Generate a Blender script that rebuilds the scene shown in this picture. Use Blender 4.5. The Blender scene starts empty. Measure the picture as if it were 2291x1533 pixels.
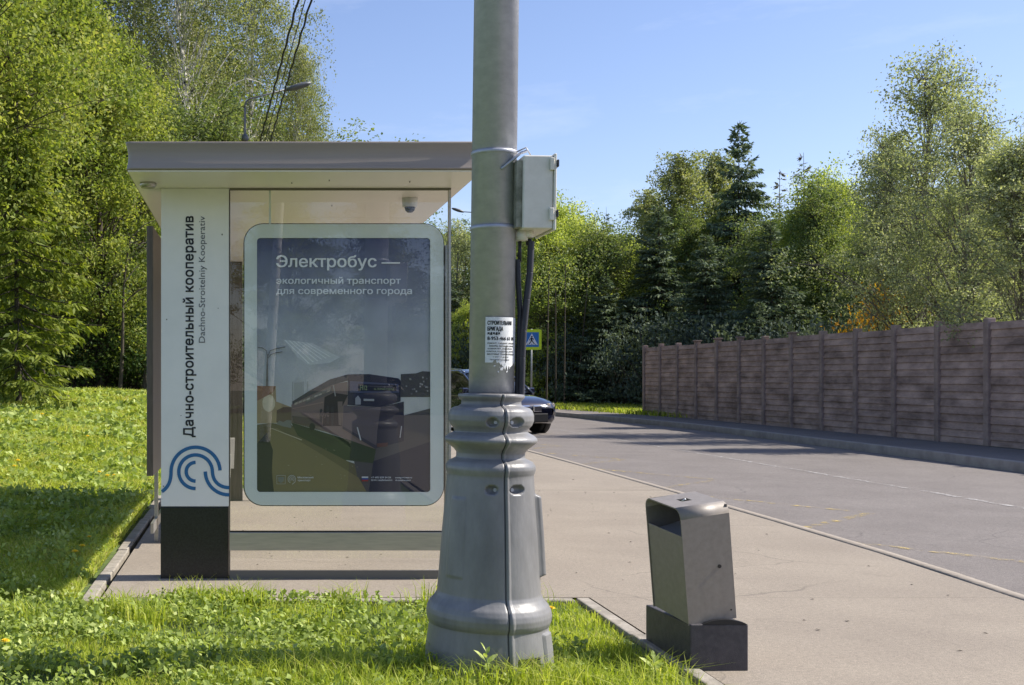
import bpy, bmesh, math, random
import numpy as np
from mathutils import Vector, Matrix
from mathutils.geometry import tessellate_polygon

sc = bpy.context.scene
# ---------------------------------------------------------------- camera
F, CX, CY, EYE = 2600.0, 555.0, 845.0, 1.355      # focal length and principal point in photo pixels, eye height
W, H = 2291.0, 1533.0
cd = bpy.data.cameras.new('camera'); cam = bpy.data.objects.new('camera', cd)
sc.collection.objects.link(cam); sc.camera = cam
cam.location = (0, 0, EYE); cam.rotation_euler = (math.pi/2, 0, 0)
cd.sensor_width = 36; cd.lens = 36*F/W
cd.shift_x = (W/2-CX)/W; cd.shift_y = (CY-H/2)/W
cd.clip_start = 0.1; cd.clip_end = 2000
# ---------------------------------------------------------------- light
SUN_EL, SUN_AZ = math.radians(45.0), (1.0, 0.04)
w = bpy.data.worlds.new('World'); sc.world = w; w.use_nodes = True
nt = w.node_tree; nt.nodes.clear()
wo = nt.nodes.new('ShaderNodeOutputWorld'); bg = nt.nodes.new('ShaderNodeBackground')
sky = nt.nodes.new('ShaderNodeTexSky'); sky.sky_type = 'NISHITA'; sky.sun_disc = False
sky.sun_elevation = SUN_EL; sky.sun_rotation = math.atan2(SUN_AZ[0], SUN_AZ[1])
sky.air_density = 1.0; sky.dust_density = 0.6; sky.ozone_density = 3.5; sky.altitude = 100
bg.inputs['Strength'].default_value = 0.11
# thin high cloud streaks, laid on the sky by direction
tcw = nt.nodes.new('ShaderNodeTexCoord'); mpw = nt.nodes.new('ShaderNodeMapping'); mpw.inputs['Scale'].default_value = (2.2, 2.2, 9); mpw.inputs['Rotation'].default_value = (0, .5, .3)
nzw = nt.nodes.new('ShaderNodeTexNoise'); nzw.inputs['Scale'].default_value = 1.6; nzw.inputs['Detail'].default_value = 7; nzw.inputs['Roughness'].default_value = .62
rpw = nt.nodes.new('ShaderNodeMapRange'); rpw.inputs['From Min'].default_value = .52; rpw.inputs['From Max'].default_value = .80; rpw.inputs['To Max'].default_value = .28
tnt = nt.nodes.new('ShaderNodeMix'); tnt.data_type = 'RGBA'; tnt.blend_type = 'MULTIPLY'; tnt.inputs[0].default_value = 1; tnt.inputs['B'].default_value = (1.06, .95, 1.0, 1)
cld = nt.nodes.new('ShaderNodeMix'); cld.data_type = 'RGBA'; cld.inputs['B'].default_value = (6.0, 6.3, 7.0, 1)
nt.links.new(tcw.outputs['Generated'], mpw.inputs[0]); nt.links.new(mpw.outputs[0], nzw.inputs['Vector']); nt.links.new(nzw.outputs['Fac'], rpw.inputs['Value'])
nt.links.new(sky.outputs[0], tnt.inputs['A']); nt.links.new(tnt.outputs['Result'], cld.inputs['A']); nt.links.new(rpw.outputs[0], cld.inputs[0]); nt.links.new(cld.outputs['Result'], bg.inputs[0]); nt.links.new(bg.outputs[0], wo.inputs[0])
sl = bpy.data.lights.new('sun', 'SUN'); sl.energy = 4.45; sl.angle = math.radians(0.5); sl.color = (1, .94, .84)
so = bpy.data.objects.new('sun', sl); sc.collection.objects.link(so)
_h = math.hypot(*SUN_AZ)
so.rotation_euler = (-Vector((SUN_AZ[0], SUN_AZ[1], _h*math.tan(SUN_EL)))).to_track_quat('-Z', 'Y').to_euler()
sc.view_settings.view_transform = 'Standard'; sc.view_settings.look = 'None'
sc.view_settings.gamma = 1; sc.view_settings.use_curve_mapping = False
sc.view_settings.exposure = 0.76
sc.render.engine = 'CYCLES'
try:
    sc.cycles.use_denoising = True
    sc.cycles.max_bounces = 8; sc.cycles.diffuse_bounces = 3; sc.cycles.transparent_max_bounces = 12
    sc.cycles.sample_clamp_indirect = 6
except Exception: pass

# ---------------------------------------------------------------- helpers
def P(px, py, Y):                      # the point seen at a photo pixel at distance Y
    return Vector(((px-CX)/F*Y, Y, EYE-(py-CY)/F*Y))
def G(px, py, z=0.0):                  # the point of a level surface seen at a photo pixel
    Y = (EYE-z)*F/(py-CY); return ((px-CX)/F*Y, Y)
def sm(a, b, t):
    t = np.clip((t-a)/(b-a), 0, 1); return t*t*(3-2*t)
def link(o, parent=None):
    sc.collection.objects.link(o)
    if parent is not None: o.parent = parent
    return o
def tag(o, label=None, cat=None, group=None, kind=None):
    if label: o['label'] = label
    if cat: o['category'] = cat
    if group: o['group'] = group
    if kind: o['kind'] = kind
    return o
def empty(name, loc, label, cat, group=None, rz=0):
    o = bpy.data.objects.new(name, None); o.empty_display_size = .2
    o.location = loc; o.rotation_euler = (0, 0, rz); link(o); tag(o, label, cat, group); return o
def dup(root, name=None):
    r = root.copy(); link(r)
    for c in list(root.children):
        k = c.copy(); link(k, r)
        for g in list(c.children): link(g.copy(), k)
    return r

def mat(name, col, rough=.7, metal=0, col2=None, nscale=8, bump=0, bscale=60, detail=6, spec=.5, coat=0, stretch=None, ramp=(.35, .65)):
    m = bpy.data.materials.new(name); m.use_nodes = True
    n = m.node_tree.nodes; l = m.node_tree.links; b = n['Principled BSDF']
    b.inputs['Roughness'].default_value = rough; b.inputs['Metallic'].default_value = metal
    b.inputs['Specular IOR Level'].default_value = spec; b.inputs['Coat Weight'].default_value = coat
    b.inputs['Base Color'].default_value = (*col, 1)
    tc = n.new('ShaderNodeTexCoord'); src = tc.outputs['Object']
    if stretch:
        mp = n.new('ShaderNodeMapping'); mp.inputs['Scale'].default_value = stretch
        l.new(src, mp.inputs[0]); src = mp.outputs[0]
    if col2 is not None:
        t = n.new('ShaderNodeTexNoise'); t.inputs['Scale'].default_value = nscale; t.inputs['Detail'].default_value = detail
        t.inputs['Roughness'].default_value = .65
        r = n.new('ShaderNodeValToRGB'); r.color_ramp.elements[0].position = ramp[0]; r.color_ramp.elements[1].position = ramp[1]
        r.color_ramp.elements[0].color = (*col, 1); r.color_ramp.elements[1].color = (*col2, 1)
        l.new(src, t.inputs['Vector']); l.new(t.outputs['Fac'], r.inputs[0]); l.new(r.outputs[0], b.inputs['Base Color'])
    if bump:
        t2 = n.new('ShaderNodeTexNoise'); t2.inputs['Scale'].default_value = bscale; t2.inputs['Detail'].default_value = 4
        bp = n.new('ShaderNodeBump'); bp.inputs['Strength'].default_value = bump; bp.inputs['Distance'].default_value = .01
        l.new(src, t2.inputs['Vector']); l.new(t2.outputs['Fac'], bp.inputs['Height']); l.new(bp.outputs[0], b.inputs['Normal'])
    return m

def leafmat(name, cols, trans=.45, rough=.6, tcol=1.4):
    """leaf colours picked by a random number each leaf carries; light passes through the leaf"""
    m = bpy.data.materials.new(name); m.use_nodes = True
    n = m.node_tree.nodes; l = m.node_tree.links; n.clear()
    out = n.new('ShaderNodeOutputMaterial'); at = n.new('ShaderNodeAttribute'); at.attribute_name = 'tint'
    r = n.new('ShaderNodeValToRGB'); e = r.color_ramp.elements
    while len(e) < len(cols): e.new(.5)
    for i, c in enumerate(cols): e[i].position = i/(len(cols)-1); e[i].color = (*c, 1)
    d = n.new('ShaderNodeBsdfPrincipled'); d.inputs['Roughness'].default_value = rough; d.inputs['Specular IOR Level'].default_value = .22
    t = n.new('ShaderNodeBsdfTranslucent'); mx = n.new('ShaderNodeMixShader'); mx.inputs[0].default_value = trans
    mul = n.new('ShaderNodeMix'); mul.data_type = 'RGBA'; mul.blend_type = 'MULTIPLY'; mul.inputs[0].default_value = 1
    mul.inputs['B'].default_value = (tcol*1.05, tcol*1.08, tcol*.5, 1)
    l.new(at.outputs['Fac'], r.inputs[0]); l.new(r.outputs[0], d.inputs['Base Color']); l.new(r.outputs[0], mul.inputs['A'])
    l.new(mul.outputs['Result'], t.inputs['Color']); l.new(d.outputs[0], mx.inputs[1]); l.new(t.outputs[0], mx.inputs[2]); l.new(mx.outputs[0], out.inputs[0])
    return m

def fastmesh(name, V, Fc, m, tint=None, smooth=False):
    V = np.ascontiguousarray(V, dtype=np.float32); Fc = np.ascontiguousarray(Fc, dtype=np.int32)
    me = bpy.data.meshes.new(name); k = Fc.shape[1]
    me.vertices.add(len(V)); me.vertices.foreach_set('co', V.ravel())
    me.loops.add(Fc.size); me.loops.foreach_set('vertex_index', Fc.ravel())
    me.polygons.add(len(Fc)); me.polygons.foreach_set('loop_start', np.arange(0, Fc.size, k, dtype=np.int32))
    me.polygons.foreach_set('loop_total', np.full(len(Fc), k, dtype=np.int32))
    if smooth: me.polygons.foreach_set('use_smooth', np.ones(len(Fc), dtype=bool))
    me.update(calc_edges=True)
    if tint is not None:
        a = me.attributes.new('tint', 'FLOAT', 'FACE'); a.data.foreach_set('value', np.ascontiguousarray(tint, dtype=np.float32))
    me.materials.append(m); return me
def obj(name, me, parent=None, loc=None):
    o = bpy.data.objects.new(name, me); link(o, parent)
    if loc is not None: o.location = loc
    return o

class MB:                              # collects shapes, links them as ONE mesh object
    def __init__(s): s.bm = bmesh.new(); s.mats = []; s.cur = 0
    def mat(s, m):
        if m not in s.mats: s.mats.append(m)
        s.cur = s.mats.index(m); return s
    def _f(s, vs, smooth=False):
        try: f = s.bm.faces.new(vs)
        except ValueError: return None
        f.material_index = s.cur; f.smooth = smooth; return f
    def box(s, x0, x1, y0, y1, z0, z1, bevel=0, M=None):
        g = bmesh.ops.create_cube(s.bm, size=1)['verts']
        for v in g:
            v.co = Vector((x0+(v.co.x+.5)*(x1-x0), y0+(v.co.y+.5)*(y1-y0), z0+(v.co.z+.5)*(z1-z0)))
        fs = set(f for v in g for f in v.link_faces)
        for f in fs: f.material_index = s.cur
        if bevel:
            r = bmesh.ops.bevel(s.bm, geom=list(set(e for v in g for e in v.link_edges)), offset=bevel, segments=2, affect='EDGES', profile=.5)
            for f in r['faces']: f.material_index = s.cur
            g = list(set(v for f in r['faces'] for v in f.verts) | set(v for v in g if v.is_valid))
        if M is not None:
            vs = set(v for v in g if v.is_valid)
            for v in vs: v.co = M @ v.co
        return s
    def poly(s, pts, smooth=False):
        return s._f([s.bm.verts.new(p) for p in pts], smooth)
    def prism(s, pts2, axis, a, b):    # polygon in the plane across `axis`, pushed from a to b
        def mk(p, t):
            return {'x': (t, p[0], p[1]), 'y': (p[0], t, p[1]), 'z': (p[0], p[1], t)}[axis]
        A = [s.bm.verts.new(mk(p, a)) for p in pts2]; B = [s.bm.verts.new(mk(p, b)) for p in pts2]
        s._f(A); s._f(B[::-1]); n = len(A)
        for i in range(n): s._f([A[i], B[i], B[(i+1) % n], A[(i+1) % n]])
        return s
    def tube(s, pts, r, seg=8, caps=True):
        pts = [Vector(p) for p in pts]; rs = r if hasattr(r, '__len__') else [r]*len(pts); rings = []
        up = Vector((0, 0, 1)); d0 = (pts[1]-pts[0]).normalized()
        if abs(d0.dot(up)) > .9: up = Vector((1, 0, 0))
        for i, p in enumerate(pts):
            d = (pts[min(i+1, len(pts)-1)]-pts[max(i-1, 0)]).normalized()
            a = d.cross(up).normalized(); b = a.cross(d).normalized(); 
            rings.append([s.bm.verts.new(p+(a*math.cos(t)+b*math.sin(t))*rs[i]) for t in [2*math.pi*k/seg for k in range(seg)]])
        for i in range(len(rings)-1):
            for k in range(seg): s._f([rings[i][k], rings[i][(k+1) % seg], rings[i+1][(k+1) % seg], rings[i+1][k]], True)
        if caps: s._f(rings[0][::-1]); s._f(rings[-1])
        return s
    def lathe(s, prof, seg=48, c=(0, 0)):
        rings = [[s.bm.verts.new((c[0]+r*math.cos(2*math.pi*k/seg), c[1]+r*math.sin(2*math.pi*k/seg), z)) for k in range(seg)] for z, r in prof]
        for i in range(len(rings)-1):
            for k in range(seg): s._f([rings[i][k], rings[i][(k+1) % seg], rings[i+1][(k+1) % seg], rings[i+1][k]], True)
        s._f(rings[0][::-1]); s._f(rings[-1]); return s
    def build(s, name, m=None, parent=None, loc=None, fix=True):
        if m is not None and not s.mats: s.mats = [m]
        if fix: bmesh.ops.recalc_face_normals(s.bm, faces=s.bm.faces[:])
        me = bpy.data.meshes.new(name); s.bm.to_mesh(me); s.bm.free()
        for q in s.mats: me.materials.append(q)
        return obj(name, me, parent, loc)

def rrect(x0, x1, z0, z1, r, n=8):
    o = []
    for cx, cz, a0 in ((x1-r, z1-r, 0), (x0+r, z1-r, 90), (x0+r, z0+r, 180), (x1-r, z0+r, 270)):
        o += [(cx+r*math.cos(math.radians(a0+90*i/n)), cz+r*math.sin(math.radians(a0+90*i/n))) for i in range(n+1)]
    return o

def text(body, x0, x1, z, bold=0.0, rot=0, cap=None, m=None, y=0, depth=.0, name='lettering', parent=None, loc=None, mesh_only=False):
    """letters in the XZ plane facing -Y, from x0 to x1 along the baseline at z; cap = height of a capital"""
    c = bpy.data.curves.new(name, 'FONT'); c.body = body; c.size = 1; c.resolution_u = 3; c.fill_mode = 'NONE'
    t = bpy.data.objects.new('t', c); sc.collection.objects.link(t)
    dg = bpy.context.evaluated_depsgraph_get(); me = bpy.data.meshes.new_from_object(t.evaluated_get(dg))
    bpy.data.objects.remove(t); bpy.data.curves.remove(c)
    # fill every outline by itself (letters of this font are drawn with overlapping strokes), strokes a hair apart
    nv = len(me.vertices); par = list(range(nv))
    def fd(i):
        while par[i] != i: par[i] = par[par[i]]; i = par[i]
        return i
    for e in me.edges: par[fd(e.vertices[0])] = fd(e.vertices[1])
    lp_ = {}
    for i in range(nv): lp_.setdefault(fd(i), []).append(i)
    loops_ = [[me.vertices[i].co.copy() for i in v] for v in lp_.values() if len(v) > 2]
    def split(q):                       # cut an outline that crosses itself into simple ones
        n = len(q)
        for i in range(n):
            a_, b_ = q[i], q[(i+1) % n]
            for j in range(i+2, n):
                if i == 0 and j == n-1: continue
                c_, d_ = q[j], q[(j+1) % n]
                den = (b_.x-a_.x)*(d_.y-c_.y)-(b_.y-a_.y)*(d_.x-c_.x)
                if abs(den) < 1e-12: continue
                t_ = ((c_.x-a_.x)*(d_.y-c_.y)-(c_.y-a_.y)*(d_.x-c_.x))/den; u_ = ((c_.x-a_.x)*(b_.y-a_.y)-(c_.y-a_.y)*(b_.x-a_.x))/den
                if 1e-6 < t_ < 1-1e-6 and 1e-6 < u_ < 1-1e-6:
                    P_ = a_+(b_-a_)*t_
                    return split([P_]+q[i+1:j+1])+split([P_]+q[j+1:]+q[:i+1])
        return [q]
    loops_ = [z_ for q in loops_ for z_ in split(q) if len(z_) > 2]
    area = lambda q: .5*sum(q[i].x*q[(i+1) % len(q)].y-q[(i+1) % len(q)].x*q[i].y for i in range(len(q)))
    def inside(p, q):
        o = False
        for i in range(len(q)):
            a_, b_ = q[i], q[(i+1) % len(q)]
            if (a_.y > p.y) != (b_.y > p.y) and p.x < (b_.x-a_.x)*(p.y-a_.y)/(b_.y-a_.y)+a_.x: o = not o
        return o
    ar = [area(q) for q in loops_]; VV = []; FF = []; bpy.data.meshes.remove(me); own = {}
    for h_ in range(len(ar)):
        cands = [i for i in range(len(ar)) if i != h_ and abs(ar[i]) > abs(ar[h_]) and ar[i]*ar[h_] < 0 and all(inside(p_, loops_[i]) for p_ in loops_[h_])]
        if cands: own[h_] = min(cands, key=lambda i: abs(ar[i]))
    outs = [i for i in range(len(ar)) if i not in own]; hol = {i: [h_ for h_ in own if own[h_] == i] for i in outs}
    for n_, i in enumerate(outs):
        pl = [loops_[i]]+[loops_[h_] for h_ in hol[i]]; fl = [v for q in pl for v in q]; k0 = len(VV)
        VV += [(v.x, v.y, .00003*(n_ % 3)/.06) for v in fl]
        FF += [tuple(k0+k for k in tri) for tri in tessellate_polygon(pl)]
    me = bpy.data.meshes.new(name); me.from_pydata(VV, [], FF)
    n = len(me.vertices); co = np.empty(n*3, dtype=np.float32); me.vertices.foreach_get('co', co); co = co.reshape(-1, 3)
    a, b = co[:, 0].min(), co[:, 0].max(); s = (x1-x0)/(b-a); sz = s if cap is None else cap/.716
    out = np.zeros_like(co); out[:, 0] = x0+(co[:, 0]-a)*s; out[:, 2] = z+co[:, 1]*sz; out[:, 1] = y-co[:, 2]*.06
    if rot:                             # turned a quarter anticlockwise, x0..x1 read upward, z = baseline x
        o2 = out.copy(); o2[:, 2] = out[:, 0]; o2[:, 0] = -(out[:, 2]-z)+z; out = o2
    me.vertices.foreach_set('co', out.ravel()); me.update()
    if bold > 0:
        bw = bmesh.new(); cap_ = sz
        for q, (dx, dz) in enumerate(((0, 0), (-.7, .4), (.7, .4), (-.7, -.4), (.7, -.4))):
            k = len(bw.verts); bw.from_mesh(me); bw.verts.ensure_lookup_table()
            for v in bw.verts[k:]: v.co.x += dx*bold*cap_; v.co.z += dz*bold*cap_; v.co.y -= .00012*q
        bw.to_mesh(me); bw.free()
    me.materials.clear(); me.materials.append(m)
    me.name = name
    if mesh_only: return me
    return obj(name, me, parent, loc)

def stroke(mb, pts, wd, y, tk=.002):   # a flat band of width wd along points in the XZ plane
    pts = [Vector((p[0], p[1])) for p in pts]; L = []; R = []
    for i, p in enumerate(pts):
        d = (pts[min(i+1, len(pts)-1)]-pts[max(i-1, 0)]).normalized(); nn = Vector((-d.y, d.x))*wd/2
        L.append(p+nn); R.append(p-nn)
    for i in range(len(pts)-1):
        mb.poly([(L[i].x, y, L[i].y), (R[i].x, y, R[i].y), (R[i+1].x, y, R[i+1].y), (L[i+1].x, y, L[i+1].y)])

# ---------------------------------------------------------------- materials
M = {}
M['asphalt'] = mat('asphalt', (.155, .14, .138), .9, col2=(.225, .205, .20), nscale=2.2, bump=.5, bscale=90, detail=12)
M['pave'] = mat('pave', (.28, .235, .205), .9, col2=(.395, .338, .30), nscale=1.4, bump=.35, bscale=110, detail=12, ramp=(.3, .7))
def groundmat(name, a, b_, stain, crack=.0, speck=.5):
    m = bpy.data.materials.new(name); m.use_nodes = True; n = m.node_tree.nodes; l = m.node_tree.links; bs = n['Principled BSDF']; bs.inputs['Roughness'].default_value = .9
    tc = n.new('ShaderNodeTexCoord')
    def nz(sc_, det=6, ro=.6, st=None):
        t = n.new('ShaderNodeTexNoise'); t.inputs['Scale'].default_value = sc_; t.inputs['Detail'].default_value = det; t.inputs['Roughness'].default_value = ro; l.new(tc.outputs['Object'], t.inputs['Vector']); return t.outputs['Fac']
    def mp(x, f0, f1, t0, t1):
        r_ = n.new('ShaderNodeMapRange'); l.new(x, r_.inputs['Value'])
        for k, v in zip(('From Min', 'From Max', 'To Min', 'To Max'), (f0, f1, t0, t1)): r_.inputs[k].default_value = v
        return r_.outputs[0]
    def mix(fac, A, B, mode='MIX'):
        x = n.new('ShaderNodeMix'); x.data_type = 'RGBA'; x.blend_type = mode
        if hasattr(fac, 'is_linked') or hasattr(fac, 'node'): l.new(fac, x.inputs[0])
        else: x.inputs[0].default_value = fac
        for nm, v in (('A', A), ('B', B)):
            if isinstance(v, tuple): x.inputs[nm].default_value = (*v, 1)
            else: l.new(v, x.inputs[nm])
        return x.outputs['Result']
    c = mix(mp(nz(.9, 8), .35, .65, 0, 1), a, b_)
    c = mix(mp(nz(3.2, 10, .75), .56, .72, 0, .55), c, stain)
    g = mp(nz(170, 3, .8), .38, .62, 1-speck, 1+speck); cm = n.new('ShaderNodeCombineColor'); [l.new(g, cm.inputs[k]) for k in range(3)]
    c = mix(1.0, c, cm.outputs[0], 'MULTIPLY')
    g2 = mp(nz(38, 4, .75), .36, .64, 1-speck*.42, 1+speck*.42); cm2 = n.new('ShaderNodeCombineColor'); [l.new(g2, cm2.inputs[k]) for k in range(3)]
    c = mix(1.0, c, cm2.outputs[0], 'MULTIPLY')
    wht = mp(nz(420, 1, .5), .70, .74, 0, .6); c = mix(wht, c, tuple(min(.7, v*1.7) for v in b_))
    if crack:
        vo = n.new('ShaderNodeTexVoronoi'); vo.feature = 'DISTANCE_TO_EDGE'; vo.inputs['Scale'].default_value = .33
        wv = n.new('ShaderNodeVectorMath'); wv.operation = 'MULTIPLY_ADD'; wn = n.new('ShaderNodeTexNoise'); wn.inputs['Scale'].default_value = 2.5; wn.inputs['Detail'].default_value = 6
        l.new(tc.outputs['Object'], wn.inputs['Vector']); l.new(wn.outputs['Color'], wv.inputs[0]); wv.inputs[1].default_value = (.35, .35, 0); l.new(tc.outputs['Object'], wv.inputs[2]); l.new(wv.outputs[0], vo.inputs['Vector'])
        ck = mp(vo.outputs['Distance'], .0, .0035, crack, 0); mk = mp(nz(.45, 2), .50, .56, 0, 1); ml = n.new('ShaderNodeMath'); ml.operation = 'MULTIPLY'; l.new(ck, ml.inputs[0]); l.new(mk, ml.inputs[1]); c = mix(ml.outputs[0], c, tuple(v*.3 for v in a))
    l.new(c, bs.inputs['Base Color'])
    bp = n.new('ShaderNodeBump'); bp.inputs['Strength'].default_value = .5; bp.inputs['Distance'].default_value = .006; l.new(nz(150, 4, .7), bp.inputs['Height']); l.new(bp.outputs[0], bs.inputs['Normal'])
    return m
M['pave'] = groundmat('pave', (.240, .202, .160), (.286, .243, .192), (.170, .142, .112), .45, .34)
M['asphalt'] = groundmat('asphalt', (.150, .131, .120), (.180, .159, .146), (.110, .097, .090), .5, .38)
M['near_kerb'] = mat('near_kerb', (.245, .208, .168), .9, col2=(.33, .285, .235), nscale=14, bump=.5, bscale=60)
M['kerb'] = mat('kerb', (.22, .195, .16), .9, col2=(.38, .34, .285), nscale=9, bump=.4, bscale=80)
M['far_kerb'] = mat('far_kerb', (.25, .22, .20), .9, col2=(.36, .32, .28), nscale=3, bump=.4, bscale=60)
M['soil'] = mat('soil', (.035, .03, .018), .95, col2=(.09, .085, .04), nscale=6, bump=1, bscale=30)
M['lawn'] = mat('lawn', (.045, .075, .015), .95, col2=(.10, .14, .03), nscale=5, bump=1, bscale=25)
M['forest'] = mat('forest', (.02, .03, .01), .95, col2=(.05, .06, .02), nscale=2, bump=1, bscale=10)
M['yellow'] = None
M['white_panel'] = mat('white_panel', (.76, .755, .70), .38, col2=(.82, .81, .755), nscale=3, spec=.5)
M['granite'] = mat('granite', (.006, .007, .007), .32, col2=(.022, .024, .024), nscale=120)
M['black'] = mat('black', (.012, .012, .013), .45)
M['ink'] = mat('ink', (.012, .013, .016), .5)
M['greyink'] = mat('greyink', (.10, .11, .12), .5)
M['logo'] = mat('logo', (.02, .13, .30), .45)
M['fascia'] = mat('fascia', (.30, .25, .21), .5, .25, col2=(.345, .292, .248), nscale=2, stretch=(.3, 1, 8))
M['ceiling'] = mat('ceiling', (.80, .77, .69), .35, col2=(.84, .81, .73), nscale=1.2, spec=.5)
M['seam'] = mat('seam', (.16, .15, .12), .8)
M['steel'] = mat('steel', (.42, .41, .38), .38, .8, col2=(.52, .50, .46), nscale=6, stretch=(1, 1, 12))
M['brown'] = mat('brown', (.12, .105, .085), .5, .3, col2=(.16, .14, .115), nscale=12, stretch=(6, 6, .5))
M['frame'] = mat('frame', (.70, .745, .70), .38, col2=(.74, .785, .74), nscale=3)
M['camwhite'] = mat('camwhite', (.7, .7, .66), .4)
M['smoke'] = mat('smoke', (.05, .04, .045), .08)
M['galv'] = mat('galv', (.34, .35, .395), .40, .25, col2=(.50, .512, .56), nscale=14, bump=.1, bscale=60, stretch=(1, 1, 1.6), ramp=(.2, .8))
M['greypaint'] = mat('greypaint', (.155, .152, .152), .40, col2=(.24, .236, .236), nscale=5, bump=.15, bscale=45, stretch=(1, 1, .4))
M['gap'] = mat('gap', (.05, .05, .055), .8)
M['boxplastic'] = mat('boxplastic', (.66, .63, .55), .55, col2=(.74, .71, .63), nscale=14)
M['boxback'] = mat('boxback', (.16, .16, .12), .8, col2=(.36, .35, .29), nscale=18)  # darker mottled plastic for the back part of the box
M['conduit'] = mat('conduit', (.03, .03, .04), .5)
M['paper'] = mat('paper', (.66, .67, .68), .8, col2=(.76, .77, .77), nscale=30)
M['binpaint'] = mat('binpaint', (.225, .198, .172), .5, .1, col2=(.265, .235, .205), nscale=30, bump=.1, bscale=300)
M['bindark'] = mat('bindark', (.045, .04, .045), .6, col2=(.075, .068, .07), nscale=30, bump=.2, bscale=200)
M['bininner'] = mat('bininner', (.34, .35, .37), .5, .3)
M['fence'] = mat('fence', (.19, .135, .115), .9, col2=(.52, .38, .325), nscale=1.1, bump=.6, bscale=20, detail=10, stretch=(1, 1, 2.6))
M['fencepost'] = mat('fencepost', (.22, .165, .145), .9, col2=(.36, .275, .24), nscale=3, bump=.5, bscale=20)
M['bark'] = mat('bark', (.035, .028, .02), .95, col2=(.11, .09, .065), nscale=5, bump=1, bscale=20, stretch=(1, 1, .25))
M['palebark'] = mat('palebark', (.09, .08, .06), .9, col2=(.24, .215, .175), nscale=4, bump=.8, bscale=20, stretch=(1, 1, .3))
M['birchbark'] = mat('birchbark', (.03, .03, .03), .8, col2=(.66, .63, .57), nscale=5, stretch=(1, 1, 1.3), ramp=(.38, .46))
M['lampgrey'] = mat('lampgrey', (.30, .31, .32), .45, .5)
M['lampdark'] = mat('lampdark', (.12, .125, .13), .5, .3)
M['carpaint'] = mat('carpaint', (.006, .008, .022), .12, 0, spec=.8, coat=1)
M['chrome'] = mat('chrome', (.75, .75, .76), .12, 1)
M['tyre'] = mat('tyre', (.018, .018, .018), .8)
M['signyellow'] = mat('signyellow', (.62, .78, .02), .5)
M['signblue'] = mat('signblue', (.02, .16, .47), .45)
M['signwhite'] = mat('signwhite', (.75, .77, .8), .5)
M['petal'] = mat('petal', (.85, .62, .01), .6)
M['wire'] = mat('wire', (.015, .015, .018), .6)
M['roofsheet'] = mat('roofsheet', (.5, .52, .53), .4, .4)

def glassmat(name, tint, ior=1.5, strength=1.0, rough=0.0):
    m = bpy.data.materials.new(name); m.use_nodes = True; n = m.node_tree.nodes; l = m.node_tree.links; n.clear()
    o = n.new('ShaderNodeOutputMaterial'); t = n.new('ShaderNodeBsdfTransparent'); t.inputs[0].default_value = (*tint, 1)
    g = n.new('ShaderNodeBsdfGlossy'); g.inputs['Roughness'].default_value = rough; fr = n.new('ShaderNodeLayerWeight'); fr.inputs[0].default_value = .5; pw = n.new('ShaderNodeMath'); pw.operation = 'POWER'; pw.inputs[1].default_value = 5; ad = n.new('ShaderNodeMath'); ad.operation = 'MULTIPLY_ADD'; ad.inputs[1].default_value = .96; ad.inputs[2].default_value = .04
    mx = n.new('ShaderNodeMixShader'); ml = n.new('ShaderNodeMath'); ml.operation = 'MULTIPLY'; ml.inputs[1].default_value = strength
    l.new(fr.outputs['Facing'], pw.inputs[0]); l.new(pw.outputs[0], ad.inputs[0]); l.new(ad.outputs[0], ml.inputs[0]); l.new(ml.outputs[0], mx.inputs[0]); l.new(t.outputs[0], mx.inputs[1]); l.new(g.outputs[0], mx.inputs[2]); l.new(mx.outputs[0], o.inputs[0])
    return m
M['glass'] = glassmat('glass', (.985, .99, .985), 1.5, 1.1)
M['carglass'] = mat('carglass', (.01, .012, .015), .04, spec=1.0)

# ---------------------------------------------------------------- terrain
def lawn_z(x, y):
    x = np.asarray(x, float); y = np.asarray(y, float)
    z = .9*sm(12, 27, y)*sm(1.1, -1.6, x) + .012*np.clip(y-27, 0, 60)*sm(1.1, -1.6, x)
    z = z + .07*sm(-1.3, -4, x)*sm(4, 9, y)
    z = z + .012*np.sin(x*3.1+y*1.7)*np.cos(y*2.3-x*1.1)
    return z
def on_lawn(px, py):
    Y = 5.0
    for k in range(4000):
        p = P(px, py, Y)
        if p.z <= float(lawn_z(p.x, p.y)): return p
        Y += .01
    return p
def grid(name, xs, ys, zf, m):
    X, Y = np.meshgrid(xs, ys); Z = zf(X, Y); V = np.stack([X, Y, Z], -1).reshape(-1, 3); nx, ny = len(xs), len(ys)
    i = np.arange(nx-1)[None, :]+np.arange(ny-1)[:, None]*nx; Fc = np.stack([i, i+1, i+1+nx, i+nx], -1).reshape(-1, 4)
    return obj(name, fastmesh(name, V, Fc, m, smooth=True))

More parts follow.
